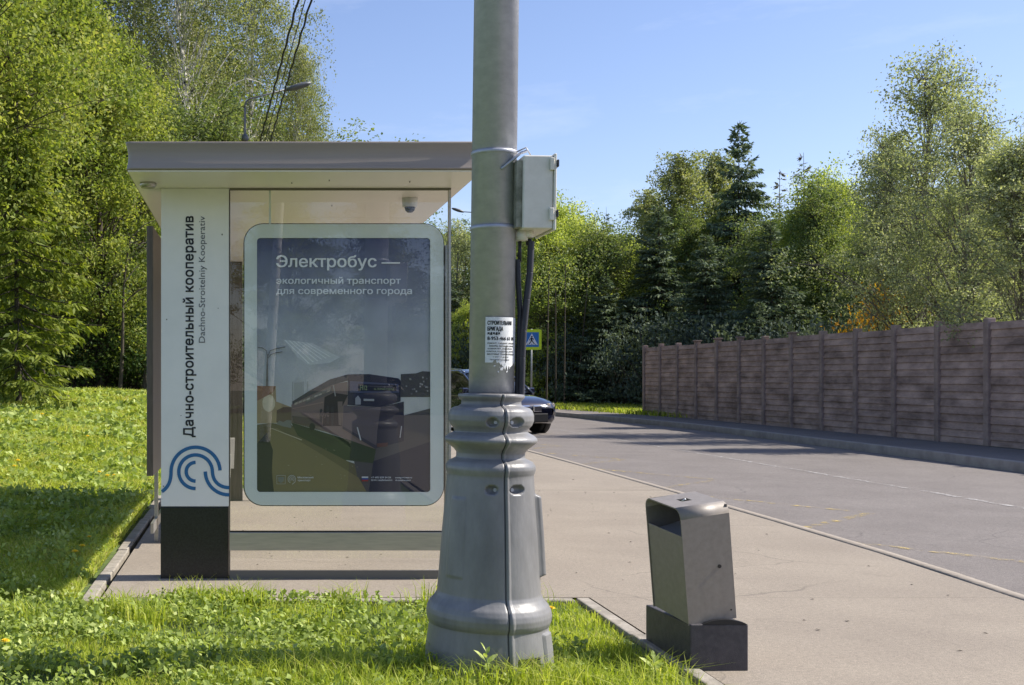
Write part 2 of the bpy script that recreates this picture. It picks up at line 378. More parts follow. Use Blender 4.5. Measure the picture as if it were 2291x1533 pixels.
near_kerb = [(4.1, -30), (4.3, -8), (4.62, 3), (4.83, 7.2), (4.94, 8.3), (5.04, 10.35), (5.1, 12.3), (5.17, 15.7), (5.25, 21.3), (5.15, 29.7), (4.9, 36), (4.3, 43), (2.4, 51), (-2, 59), (-10, 66), (-24, 72)]
far_kerb = [(11.5, -30), (11.6, -8), (11.75, 8), (12.0, 18), (12.2, 21), (12.35, 25), (12.55, 30), (12.6, 35), (11.9, 43), (11.0, 49), (9.0, 58), (5, 67), (-3, 76), (-20, 83)]
def resample(pts, n):
    p = np.array(pts, float)
    # Catmull-Rom through the points
    out = []
    q = np.vstack([2*p[0]-p[1], p, 2*p[-1]-p[-2]])
    for i in range(1, len(q)-2):
        for t in np.linspace(0, 1, 10, endpoint=False):
            a, b, c, d = q[i-1], q[i], q[i+1], q[i+2]
            out.append(.5*((2*b)+(-a+c)*t+(2*a-5*b+4*c-d)*t*t+(-a+3*b-3*c+d)*t**3))
    out.append(p[-1]); out = np.array(out)
    s = np.r_[0, np.cumsum(np.hypot(*np.diff(out, axis=0).T))]; u = np.linspace(0, s[-1], n)
    return np.stack([np.interp(u, s, out[:, 0]), np.interp(u, s, out[:, 1])], 1)
NK, FK = resample(near_kerb, 160), resample(far_kerb, 160)
def offset(P2, d):
    t = np.gradient(P2, axis=0); t /= np.linalg.norm(t, axis=1)[:, None]
    return P2+np.stack([t[:, 1], -t[:, 0]], 1)*d          # positive = to the right of the travel direction
def ribbon(name, A, B, z, m, n=8):
    t = np.linspace(0, 1, n)[None, :, None]; V2 = A[:, None, :]*(1-t)+B[:, None, :]*t
    V = np.concatenate([V2, np.full(V2.shape[:2]+(1,), z)], -1).reshape(-1, 3); k = len(A)
    i = np.arange(n-1)[None, :]+np.arange(k-1)[:, None]*n; Fc = np.stack([i, i+1, i+1+n, i+n], -1).reshape(-1, 4)
    return obj(name, fastmesh(name, V, Fc, m))
def kerb(name, A, wd, z0, z1, m, bev=.012):
    rows = []; 
    for off, z in ((0, z0), (0, z1-bev), (bev, z1), (wd-bev, z1), (wd, z1-bev), (wd, z0)):
        q = offset(A, off); rows.append(np.c_[q, np.full(len(q), z)])
    V = np.stack(rows, 1); k = len(A); i = np.arange(5)[None, :]+np.arange(k-1)[:, None]*6
    Fc = np.stack([i, i+1, i+7, i+6], -1).reshape(-1, 4)
    return obj(name, fastmesh(name, V.reshape(-1, 3), Fc, m))

tag(grid('ground', np.linspace(-400, 400, 30), np.linspace(-120, 900, 30), lambda X, Y: X*0-.2, M['forest']), kind='structure')
def lz(X, Y):
    z = lawn_z(X, Y)
    hole = ((X > -.97) & (Y > 7.12) & (Y < 14.0)) | ((X > 2.02)) | ((X > 1.2) & (Y > 7.1) & (Y < 30.0))
    return np.where(hole, -.16, z-.01)
xs = np.r_[np.linspace(-60, -12, 30), np.arange(-11.8, 2.2, .12)]; ys = np.r_[np.linspace(-40, 2, 30), np.arange(2.2, 30, .12), np.linspace(30.3, 110, 60)]
tag(grid('lawn', xs, ys, lz, M['lawn']), kind='structure')
tag(ribbon('road', offset(NK, 0), FK, -.12, M['asphalt'], 20), kind='structure')
# near pavement: platform under the shelter, the strip by the road and its continuation round the bend
def pave_mb():
    b = MB(); b.mat(M['pave'])
    nk = offset(NK, -.11)
    rows = [(y, 2.105 if y < 7.16 else (-.90 if y < 14.0 else 1.2)) for y in list(np.arange(-29, 7, 2))+[7.159, 7.161, 9, 11, 13.9, 13.99, 14.01, 18, 22, 26, 30]]
    xk = lambda y: float(np.interp(y, nk[:, 1], nk[:, 0]))
    for (ya, la), (yb, lb) in zip(rows[:-1], rows[1:]):
        if yb-ya < .02 and la != lb: continue
        n = 6
        for i in range(n):
            t0, t1 = i/n, (i+1)/n
            b.poly([(la+(xk(ya)-la)*t0, ya, 0), (la+(xk(ya)-la)*t1, ya, 0), (lb+(xk(yb)-lb)*t1, yb, 0), (lb+(xk(yb)-lb)*t0, yb, 0)])
    sel = nk[nk[:, 1] > 29.5]; sel = np.vstack([[xk(30), 30], sel[sel[:, 1] > 30.3]]); o = offset(sel, -2.5)
    o[0] = (1.2, 30)
    for i in range(len(sel)-1): b.poly([(*o[i], 0), (*sel[i], 0), (*sel[i+1], 0), (*o[i+1], 0)])
    bmesh.ops.remove_doubles(b.bm, verts=b.bm.verts[:], dist=.0005)
    return b
p = pave_mb().build('pavement', fix=False); tag(p, kind='structure')
for f in p.data.polygons: pass
tag(kerb('kerb_near', offset(NK, -.10), .10, -.14, .006, M['near_kerb']), kind='structure')
tag(kerb('kerb_far', FK, .15, -.14, .04, M['far_kerb']), kind='structure')
tag(ribbon('far_pavement', offset(FK, .152), offset(FK, 1.95), .035, M['asphalt'], 6), kind='structure')
vg = offset(FK, 1.95); vo = offset(FK, 40)
def verge():
    t = np.linspace(0, 1, 30)[None, :, None]**1.6; V2 = vg[:, None, :]*(1-t)+vo[:, None, :]*t
    zz = .03+.05*np.sin(V2[..., 0]*1.3)*np.cos(V2[..., 1]*.9)*np.minimum(t[..., 0]*6, 1)
    V = np.concatenate([V2, zz[..., None]], -1).reshape(-1, 3); i = np.arange(29)[None, :]+np.arange(len(vg)-1)[:, None]*30
    return obj('far_verge', fastmesh('far_verge', V, np.stack([i, i+1, i+31, i+30], -1).reshape(-1, 4), M['forest'], smooth=True))
tag(verge(), kind='structure')
# kerbstones round the grass bed and along the platform, each stone about a metre
b = MB(); b.mat(M['kerb']); rng = random.Random(3)
def stones(x0, y0, x1, y1, wd):
    L = math.hypot(x1-x0, y1-y0); n = max(1, round(L/1.0)); ux, uy = (x1-x0)/L, (y1-y0)/L; a = math.atan2(uy, ux)
    for i in range(n):
        s0, s1 = i*L/n+.004, (i+1)*L/n-.004
        Mx = Matrix.Translation((x0, y0, rng.uniform(-.006, .004))) @ Matrix.Rotation(a+rng.uniform(-.004, .004), 4, 'Z')
        b.box(s0, s1, 0, wd, -.15, .012, .008, Mx)
stones(-1.02, 7.02, 1.98, 7.02, .08); stones(-.94, 7.12, -.94, 14.0, .08)
stones(2.07, -6, 2.07, 7.10, .08); stones(1.2, 14.02, 1.2, 30, .08)
stones(-1.0, 13.98, 1.15, 13.98, .07)
tag(b.build('kerb_stones'), kind='structure')

# road paint, worn: thin sheets with holes worn through
def wornmat(name, c, thr):
    m = bpy.data.materials.new(name); m.use_nodes = True; n = m.node_tree.nodes; l = m.node_tree.links; bs = n['Principled BSDF']
    bs.inputs['Base Color'].default_value = (*c, 1); bs.inputs['Roughness'].default_value = .8
    tc = n.new('ShaderNodeTexCoord'); t = n.new('ShaderNodeTexNoise'); t.inputs['Scale'].default_value = 7; t.inputs['Detail'].default_value = 12; t.inputs['Roughness'].default_value = .8
    r = n.new('ShaderNodeValToRGB'); r.color_ramp.elements[0].position = thr; r.color_ramp.elements[1].position = thr+.12
    l.new(tc.outputs['Object'], t.inputs['Vector']); l.new(t.outputs['Fac'], r.inputs[0]); l.new(r.outputs[0], bs.inputs['Alpha'])
    return m
M['yellow'] = wornmat('yellow_worn', (.50, .38, .13), .495); M['wline'] = wornmat('white_worn', (.42, .40, .38), .47)
def line(b, p, q, wd, z):
    d = Vector((q[0]-p[0], q[1]-p[1])).normalized(); nn = Vector((-d.y, d.x))*wd/2
    b.poly([(p[0]+nn.x, p[1]+nn.y, z), (p[0]-nn.x, p[1]-nn.y, z), (q[0]-nn.x, q[1]-nn.y, z), (q[0]+nn.x, q[1]+nn.y, z)])
b = MB(); b.mat(M['yellow'])
pk = [G(1640, 1074, -.12), G(1969, 1149, -.12)]; per = pk[0][1]-pk[1][1]
for k in range(-3, 5):
    yv = pk[1][1]+per*k; xk = 6.75; nx = float(np.interp(yv-per*.45, NK[:, 1], NK[:, 0]))+.12
    line(b, (xk, yv), (nx, yv-per*.36), .10, -.115); line(b, (xk-.03, yv+.08), (nx, yv+per*.62), .10, -.1145)
tag(b.build('bus_stop_marking', fix=False), kind='structure')
b = MB(); b.mat(M['wline']); mid = [G(1533, 1011, -.12), G(1880, 1068, -.12), G(2291, 1140, -.12)]
for i in range(-2, 12):
    line(b, (8.75, 4+i*3.0), (8.78, 6.95+i*3.0), .10, -.115)
tag(b.build('centre_line', fix=False), kind='structure')

# ---------------------------------------------------------------- plants: generators
R = np.random.default_rng
def leaves(C, size, rg, up=.5, hang=0, asp=.55, cup=.25):
    """one folded leaf (4 corners) at each centre"""
    n = len(C); s = size*rg.uniform(.65, 1.3, n)[:, None]
    d = rg.normal(size=(n, 3)); d[:, 2] -= hang; d /= np.linalg.norm(d, axis=1)[:, None]
    nn = rg.normal(size=(n, 3)); nn[:, 2] += up; a = np.cross(nn, d); a /= np.linalg.norm(a, axis=1)[:, None]+1e-9
    nr = np.cross(d, a)
    V = np.stack([C-d*s*.5, C+a*s*asp*.5+nr*s*cup*.3, C+d*s*.5, C-a*s*asp*.5+nr*s*cup*.3], 1).reshape(-1, 3)
    return V, np.arange(4*n).reshape(-1, 4)
def limb_tubes(paths, seg=6):
    Vs, Fs = [], []; o = 0
    for pts, rs in paths:
        pts = np.array(pts); n = len(pts); d = np.gradient(pts, axis=0); d /= np.linalg.norm(d, axis=1)[:, None]+1e-9
        ref = np.array([.3, .9, .1]) if abs(d[0][2]) > .6 else np.array([0, 0, 1.])
        a = np.cross(d, ref); a /= np.linalg.norm(a, axis=1)[:, None]+1e-9; bb = np.cross(d, a)
        th = np.arange(seg)*2*np.pi/seg
        ring = pts[:, None]+(a[:, None]*np.cos(th)[None, :, None]+bb[:, None]*np.sin(th)[None, :, None])*np.array(rs)[:, None, None]
        Vs.append(ring.reshape(-1, 3)); i = np.arange(n-1)[:, None]*seg; k = np.arange(seg)[None, :]; k2 = (k+1) % seg
        Fs.append((np.stack([i+k, i+k2, i+seg+k2, i+seg+k], -1)+o).reshape(-1, 4)); o += n*seg
    return np.vstack(Vs), np.vstack(Fs)
def curve3(p0, p1, bend, rg, n=6):
    t = np.linspace(0, 1, n)[:, None]; p0, p1 = np.array(p0), np.array(p1); L = np.linalg.norm(p1-p0)
    q = p0*(1-t)+p1*t; q[:, 2] += (np.sin(np.pi*t[:, 0])*bend*L); q += np.sin(np.pi*t)*rg.normal(size=3)*.06*L
    return q

def broadleaf(seed, Ht, Rc, z0, nclump, per, lsize, tr, kind='round', hang=0, spread=.95, bark='bark', leaf='green', shell=.45, trunks=1, fuzz=.33):
    """tapered trunk, a limb to each clump, leaf clumps of uneven size spread through the crown; returns (trunk, crown) meshes"""
    rg = R(seed); paths = []; C = []; T = []
    lean = rg.normal(size=2)*.02*Ht
    def axis(t, off=(0, 0)): return np.array([lean[0]*t*t+off[0]*t+.015*Ht*math.sin(5*t+seed), lean[1]*t*t+off[1]*t+.012*Ht*math.cos(4*t+seed), Ht*t])
    offs = [(0, 0)] if trunks == 1 else [tuple(rg.normal(size=2)*Rc*.45) for _ in range(trunks)]
    for of in offs:
        tt = np.linspace(0, .96, 12); paths.append(([axis(t, of) for t in tt], [tr*(1-t)**.8*(1.35 if t == 0 else 1)+.008 for t in tt]))
    for i in range(nclump):
        t = z0+(1-z0)*(rg.random()**.85); u = (t-z0)/(1-z0)
        env = {'round': math.sin(math.pi*min(1, .12+.86*u))**.6, 'tall': (math.sin(math.pi*min(1, .15+.8*u))**.7)*(1-.45*u), 'open': (.45+.55*math.sin(math.pi*u))*(1-.6*u*u)}[kind]
        a = rg.uniform(0, 2*np.pi); of = offs[i % len(offs)]
        lump = 1+.25*math.sin(3*a+seed+5*u)+.15*math.sin(7*a+9*u)
        rr = Rc*env*lump*(shell+(1-shell)*rg.random())*(1 if trunks == 1 else .7); ax = axis(t, of)
        c = ax+np.array([math.cos(a)*rr, math.sin(a)*rr, rg.normal()*.02*Ht])
        b0 = axis(max(z0*.55, t-.10-.25*rr/Ht-.05), of)
        bp = curve3(b0, c, .10 if not hang else .22, rg); r0 = tr*.30*(1-t)+.012
        paths.append((bp, np.linspace(r0, .006, 6)))
        cs = rg.uniform(.5, 1.25)*Rc*.26*spread; n = int(per*(.5+cs/(Rc*.26)))
        m_ = 5; sub = c+rg.normal(size=(m_, 3))*cs*(.55 if fuzz < .35 else .8)*np.array([1, 1, .75])
        for s_ in sub: paths.append((curve3(bp[4], s_, .05, rg, 4), np.linspace(.012, .004, 4)))
        which = rg.integers(0, m_, n)
        if hang:
            st = sub[which]+rg.normal(size=(n, 3))*cs*.28*np.array([1, 1, .3]); ns = max(4, n//22); sid = rg.integers(0, ns, n)
            anchor = sub[rg.integers(0, m_, ns)]+rg.normal(size=(ns, 3))*cs*.45*np.array([1, 1, .45]); ln = rg.uniform(.5, 1.5, ns)*hang
            q = rg.random(n); pt = anchor[sid]+np.stack([q*0, q*0, -q*ln[sid]], 1)+rg.normal(size=(n, 3))*.07+(anchor[sid]-c)*np.array([.25, .25, 0])*q[:, None]
            pt = np.where((rg.random(n) < .35)[:, None], st, pt)
        else:
            pt = sub[which]+rg.normal(size=(n, 3))*cs*fuzz*np.array([1, 1, .75])
        C.append(pt); T.append(np.clip(rg.normal(.5, .16, n)+rg.normal()*.16, 0, 1))
    C = np.vstack(C); T = np.concatenate(T)
    V, Fc = leaves(C, lsize, rg, up=.9, hang=.6 if hang else .15)
    tv, tf = limb_tubes(paths)
    return fastmesh('trunk', tv, tf, M[bark], smooth=True), fastmesh('crown', V, Fc, M[leaf], T)

def spruce(seed, Ht, Rc, z0, leaf='spruce', per=70, gap=.34, bare=0.0, bark='bark', ln=.20, droop=.35):
    rg = R(seed); paths = []; C = []; D = []; T = []
    tt = np.linspace(0, 1, 10); paths.append(([(.01*Ht*math.sin(3*t), 0, Ht*t) for t in tt], [.011*Ht*(1-t)+.006 for t in tt]))
    z = z0*Ht
    while z < Ht*.985:
        t = z/Ht; L0 = Rc*((1-t)/(1-z0))**.92+.10; nb = 4 if t > .8 else 7
        for k in range(nb):
            if rg.random() < .12+bare*.3: continue
            a = rg.uniform(0, 2*np.pi); L = L0*rg.uniform(.55, 1.15); s = np.linspace(0, 1, 6)
            dz = -droop*L*s*(1-.35*s)+.10*L*s*s+(.35*L*s if t > .8 else 0); ca, sa = math.cos(a), math.sin(a)
            pts = np.stack([ca*L*s, sa*L*s, z+dz], 1); paths.append((pts, np.linspace(.004+.010*L, .004, 6)))
            n = int(per*L/Rc*(1-bare)*(1.2 if t < .85 else .8))+int(6*(1-bare)); q = rg.random(n)**.7; side = rg.normal(size=n)*.17*L*(1.15-q)
            base = np.stack([np.interp(q, s, pts[:, j]) for j in range(3)], 1); base += np.stack([-sa*side, ca*side, -np.abs(side)*.25-rg.random(n)*.09*(1 if t < .8 else .2)], 1)
            sg = np.sign(side); d = np.stack([ca*.7-sa*sg*.7, sa*.7+ca*sg*.7, -.55+rg.normal(size=n)*.3+(.6 if t > .85 else 0)], 1)+rg.normal(size=(n, 3))*.25
            C.append(base); D.append(d); T.append(np.clip(rg.normal(.45, .2, n)+.25*(q-.5), 0, 1))
        z += gap*rg.uniform(.7, 1.2)*(.6 if t > .7 else 1)
    C = np.vstack(C); D = np.vstack(D); T = np.concatenate(T); n = len(C); D /= np.linalg.norm(D, axis=1)[:, None]
    A = np.cross(D, rg.normal(size=(n, 3))+np.array([0, 0, 1.])); A /= np.linalg.norm(A, axis=1)[:, None]; s = ln*rg.uniform(.6, 1.4, n)[:, None]
    V = np.stack([C, C+D*s*.4+A*s*.17, C+D*s, C+D*s*.4-A*s*.17], 1).reshape(-1, 3)
    tv, tf = limb_tubes(paths, 5)
    return fastmesh('trunk', tv, tf, M[bark], smooth=True), fastmesh('crown', V, np.arange(4*n).reshape(-1, 4), M[leaf], T)

def bush(seed, Ht, Rc, n, lsize, leaf):
    rg = R(seed); paths = []; C = []; T = []
    k = 26
    for i in range(k):
        a = rg.uniform(0, 2*np.pi); r = Rc*math.sqrt(rg.random())*.9; c = np.array([math.cos(a)*r, math.sin(a)*r, Ht*(.15+.75*rg.random()*(1-.5*(r/Rc)**2))])
        paths.append((curve3((c[0]*.15, c[1]*.15, -.1), c, .1, rg), np.linspace(.025, .005, 6)))
        q = int(n/k*rg.uniform(.6, 1.4)); cs = Rc*.30
        C.append(c+rg.normal(size=(q, 3))*cs*.6*np.array([1, 1, .6])); T.append(np.clip(rg.normal(.5, .17, q)+rg.normal()*.14, 0, 1))
    C = np.vstack(C); C[:, 2] = np.abs(C[:, 2]); V, Fc = leaves(C, lsize, rg, up=.9)
    tv, tf = limb_tubes(paths, 5)
    return fastmesh('stems', tv, tf, M['bark'], smooth=True), fastmesh('foliage', V, Fc, M[leaf], np.concatenate(T))

M['maple'] = leafmat('maple', [(0.076, 0.117, 0.028), (0.180, 0.235, 0.052), (0.333, 0.367, 0.085), (0.411, 0.392, 0.144)], .42)
M['green'] = leafmat('green', [(0.060, 0.097, 0.042), (0.126, 0.174, 0.063), (0.229, 0.274, 0.099), (0.332, 0.341, 0.171)], .38)
M['birch'] = leafmat('birch', [(0.094, 0.116, 0.048), (0.179, 0.210, 0.083), (0.290, 0.309, 0.140), (0.488, 0.479, 0.281)], .38)
M['yellowgreen'] = leafmat('yellowgreen', [(0.142, 0.202, 0.050), (0.311, 0.378, 0.091), (0.519, 0.566, 0.154), (0.588, 0.588, 0.269)], .42)
M['greygreen'] = leafmat('greygreen', [(0.138, 0.165, 0.092), (0.265, 0.298, 0.161), (0.413, 0.436, 0.252), (0.560, 0.560, 0.404)], .38)
M['spruce'] = leafmat('spruce', [(0.041, 0.069, 0.048), (0.091, 0.131, 0.083), (0.165, 0.211, 0.123), (0.291, 0.342, 0.184)], .2, .7)  # needle colour lifted bluish grey to stand in for distant hazy air
M['youngspruce'] = leafmat('youngspruce', [(0.063, 0.098, 0.017), (0.126, 0.168, 0.025), (0.210, 0.245, 0.035), (0.308, 0.336, 0.056)], .35)
M['dryspruce'] = leafmat('dryspruce', [(0.075, 0.057, 0.048), (0.143, 0.112, 0.090), (0.180, 0.173, 0.105), (0.255, 0.240, 0.165)], .2, .7)
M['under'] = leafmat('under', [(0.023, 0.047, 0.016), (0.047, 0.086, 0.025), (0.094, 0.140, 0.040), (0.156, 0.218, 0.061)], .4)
M['deep'] = leafmat('deep', [(0.033, 0.048, 0.042), (0.066, 0.092, 0.074), (0.113, 0.146, 0.108), (0.183, 0.217, 0.157)], .2, .85)  # darker copy of the bush leaves: wood shade and distant hazy air in the colour
M['orange'] = leafmat('orange', [(.16, .12, .02), (.34, .18, .02), (.50, .26, .02), (.30, .28, .05)], .45)
M['grassblade'] = leafmat('grassblade', [(0.125, 0.167, 0.017), (0.233, 0.302, 0.033), (0.365, 0.428, 0.047), (0.599, 0.599, 0.177), (0.428, 0.342, 0.171)], .42)
M['weed'] = leafmat('weed', [(0.120, 0.168, 0.041), (0.224, 0.293, 0.065), (0.343, 0.420, 0.109), (0.575, 0.620, 0.258)], .32)

LIB = {}
LIB['maple'] = (broadleaf(11, 12, 4.2, .30, 130, 520, .105, .17, 'round', leaf='maple'), 12, 4.2)
LIB['maple2'] = (broadleaf(12, 11, 3.2, .10, 105, 480, .105, .14, 'tall', leaf='maple'), 11, 3.2)
LIB['birch'] = (broadleaf(13, 16, 3.4, .22, 110, 420, .085, .15, 'tall', hang=1.3, leaf='birch', bark='birchbark'), 16, 3.4)
LIB['birch2'] = (broadleaf(14, 14, 3.0, .25, 90, 420, .085, .13, 'tall', hang=1.1, leaf='birch', bark='birchbark'), 14, 3.0)
LIB['green'] = (broadleaf(15, 10, 2.9, .08, 170, 210, .125, .13, 'tall', leaf='green', bark='palebark', shell=.3, fuzz=.36), 10, 3.0)
LIB['green2'] = (broadleaf(16, 11, 2.5, .06, 170, 205, .125, .12, 'tall', leaf='green', bark='bark', trunks=2, shell=.25, fuzz=.36), 11, 2.6)
LIB['yellow'] = (broadleaf(17, 9, 2.2, .05, 160, 215, .115, .10, 'tall', leaf='yellowgreen', bark='palebark', shell=.25, fuzz=.36), 9, 2.4)
LIB['poplar'] = (broadleaf(18, 10.5, 1.7, .08, 150, 200, .105, .10, 'tall', hang=.5, leaf='birch', bark='palebark', shell=.2, fuzz=.36), 10.5, 1.7)
LIB['aspen'] = (broadleaf(19, 9.5, 2.5, .16, 140, 190, .085, .10, 'open', leaf='greygreen', bark='palebark', spread=.8, shell=.2, fuzz=.36), 9.5, 2.3)
LIB['aspen2'] = (broadleaf(29, 9, 2.4, .12, 140, 200, .085, .11, 'open', leaf='greygreen', bark='palebark', spread=.85, shell=.2, trunks=2, fuzz=.36), 9, 2.2)
LIB['willow'] = (broadleaf(21, 10, 2.2, .15, 75, 200, .10, .08, 'tall', hang=.8, leaf='greygreen', bark='palebark', trunks=3), 10, 2.2)
LIB['spruce'] = (spruce(31, 12, 4.4, .03, per=170, gap=.30, ln=.25), 12, 3.6)
LIB['spruce2'] = (spruce(32, 9, 1.5, .05, per=55, bare=.25), 9, 1.5)
LIB['dry'] = (spruce(33, 9, 1.3, .10, leaf='dryspruce', per=38, bare=.55), 9, 1.3)
LIB['young'] = (spruce(34, 9, 3.0, .10, leaf='youngspruce', per=120, gap=.42, ln=.26, droop=.5), 9, 2.3)
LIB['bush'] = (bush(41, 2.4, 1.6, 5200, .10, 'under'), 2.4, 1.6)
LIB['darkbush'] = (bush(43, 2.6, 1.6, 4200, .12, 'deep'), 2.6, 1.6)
LIB['bush2'] = (bush(42, 1.3, 1.1, 4200, .08, 'green'), 1.3, 1.1)
LIB['orange'] = (bush(43, 2.4, 1.3, 3600, .09, 'orange'), 2.4, 1.3)
rt = random.Random(5)
def plant(kind, X, Y, z, top, label, cat, name, group=None, wide=1.0, rz=None):
    (tm, cm), h0, r0 = LIB[kind]; s = (top-z)/h0
    o = empty(name, (X, Y, z-.03), label, cat, group, rt.uniform(0, 6.28) if rz is None else rz)
    o.scale = (s*wide, s*wide, s)
    obj(tm.name.split('.')[0], tm, o); obj(cm.name.split('.')[0], cm, o); return o
def tree_at(kind, px, Y, topy, label, cat='tree', name='tree', group=None, wide=1.0, z=None, rz=None):
    X = (px-CX)/F*Y; z = (float(lawn_z(X, Y)) if X < 1.2 else .03) if z is None else z
    return plant(kind, X, Y, z, EYE+(CY-topy)/F*Y, label, cat, name, group, wide, rz)

# ---- left wood
g1 = 'trees of the wood left of the shelter'
tree_at('young', 42, 23.0, 200, 'spruce with drooping yellow green boughs at the edge of the lawn', name='spruce_tree', group=g1, wide=.95, cat='spruce')
tree_at('maple', -170, 24.5, -420, 'broad maple filling the upper left corner with bright yellow green leaves', name='maple_tree', group=g1, cat='maple')
tree_at('maple2', 215, 30, 70, 'maple with sunlit leaves between the drooping spruce and the shelter roof', name='maple_tree', group=g1, wide=1.0, cat='maple')
tree_at('maple2', 60, 31, -160, 'maple behind the drooping spruce, its top out of the picture', name='maple_tree', group=g1, cat='maple')
tree_at('birch', 455, 38, -230, 'tall birch with hanging twigs rising above the shelter roof', name='birch_tree', group=g1, wide=1.05, cat='birch')
tree_at('birch2', 668, 40, 105, 'lower birch standing at the sky edge behind the street lamp arm', name='birch_tree', group=g1, wide=.62, cat='birch')
tree_at('birch2', 565, 42, -110, 'birch crown directly behind the hanging wires', name='birch_tree', group=g1, wide=.8, cat='birch')
tree_at('birch2', 290, 40, -260, 'pale birch crown above the left end of the shelter roof', name='birch_tree', group=g1, wide=.95, cat='birch')
tree_at('green', 350, 34, 240, 'mid green tree just left of the shelter, its crown over the roof corner', name='broadleaf_tree', group=g1, cat='tree')
tree_at('green2', 480, 36, 265, 'low green tree showing a strip of leaves over the roof edge', name='broadleaf_tree', group=g1, cat='tree', wide=1.1)
tree_at('green2', 560, 44, 290, 'small tree whose top just clears the roof under the lamp arm', name='broadleaf_tree', group=g1, cat='tree', wide=.6)
tree_at('green2', 170, 36, 380, 'shaded tree in the gap between the spruce and the white pillar', name='broadleaf_tree', group=g1, cat='tree', wide=1.2)
tree_at('green', -60, 38, -100, 'dark tree deep in the wood behind the corner maple', name='broadleaf_tree', group=g1, cat='tree', wide=1.3)
for i, (px, Y, ty) in enumerate([(-330, 46, 0), (-200, 50, 60), (90, 52, 100), (210, 50, 150), (330, 54, 60), (400, 56, 180), (480, 53, 300), (260, 45, 300), (0, 45, 150)]):
    tree_at('green' if i % 2 else 'green2', px, Y, ty, 'dark tree in the back rows of the wood behind the birches', name='broadleaf_tree', group='back rows of the left wood', wide=1.5)
for i, (px, Y, ty) in enumerate([(680, 88, 360), (790, 90, 350), (860, 92, 420), (940, 94, 520)]):
    tree_at('green2', px, Y, ty, 'tree behind the shelter hidden by its roof', name='broadleaf_tree', group='trees behind the shelter', wide=1.5)
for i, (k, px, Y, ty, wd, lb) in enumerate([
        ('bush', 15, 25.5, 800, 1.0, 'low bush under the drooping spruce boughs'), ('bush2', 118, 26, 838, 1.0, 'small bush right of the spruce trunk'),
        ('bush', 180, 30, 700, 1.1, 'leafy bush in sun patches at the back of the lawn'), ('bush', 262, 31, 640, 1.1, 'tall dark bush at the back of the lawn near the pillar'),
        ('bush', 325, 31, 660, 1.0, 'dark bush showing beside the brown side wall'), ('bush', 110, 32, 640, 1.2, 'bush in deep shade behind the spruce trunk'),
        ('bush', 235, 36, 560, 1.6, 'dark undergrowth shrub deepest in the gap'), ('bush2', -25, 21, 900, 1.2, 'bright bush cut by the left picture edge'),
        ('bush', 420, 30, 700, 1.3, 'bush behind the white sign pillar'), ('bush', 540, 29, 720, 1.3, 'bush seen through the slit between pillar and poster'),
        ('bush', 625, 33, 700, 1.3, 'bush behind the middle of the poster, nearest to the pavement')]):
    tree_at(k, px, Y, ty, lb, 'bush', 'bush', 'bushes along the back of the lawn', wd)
# thin bare trunks in the gap
for px, Y, ty, ln_, lb in ((268, 28.5, 600, .18, 'thin dark sapling trunk in the middle of the gap'), (322, 29, 560, .45, 'crooked dark trunk leaning beside the brown side wall'), (92, 27, 760, .3, 'short thin sapling beside the spruce trunk')):
    X = (px-CX)/F*Y; z = float(lawn_z(X, Y)); hgt = EYE+(CY-ty)/F*Y-z; rg = R(int(px)); root = empty('sapling', (X, Y, z-.05), lb, 'sapling', 'thin saplings at the wood edge')
    pts = [(ln_*hgt*.5*t*t+.04*math.sin(6*t), 0, hgt*t*1.25) for t in np.linspace(0, 1, 8)]
    tv, tf = limb_tubes([(pts, np.linspace(.06, .012, 8))]+[(curve3(pts[4+j % 4], np.array(pts[4+j % 4])+np.array([rg.normal()*.5, rg.normal()*.5, .5]), .1, rg), np.linspace(.018, .004, 6)) for j in range(7)])
    obj('trunk', fastmesh('trunk', tv, tf, M['bark'], smooth=True), root)
    C = np.vstack([np.array(pts[5])+rg.normal(size=(60, 3))*.5 for _ in range(4)]); V, Fc = leaves(C, .09, rg, .8)
    obj('crown', fastmesh('crown', V, Fc, M['green'], rg.random(len(Fc))), root)

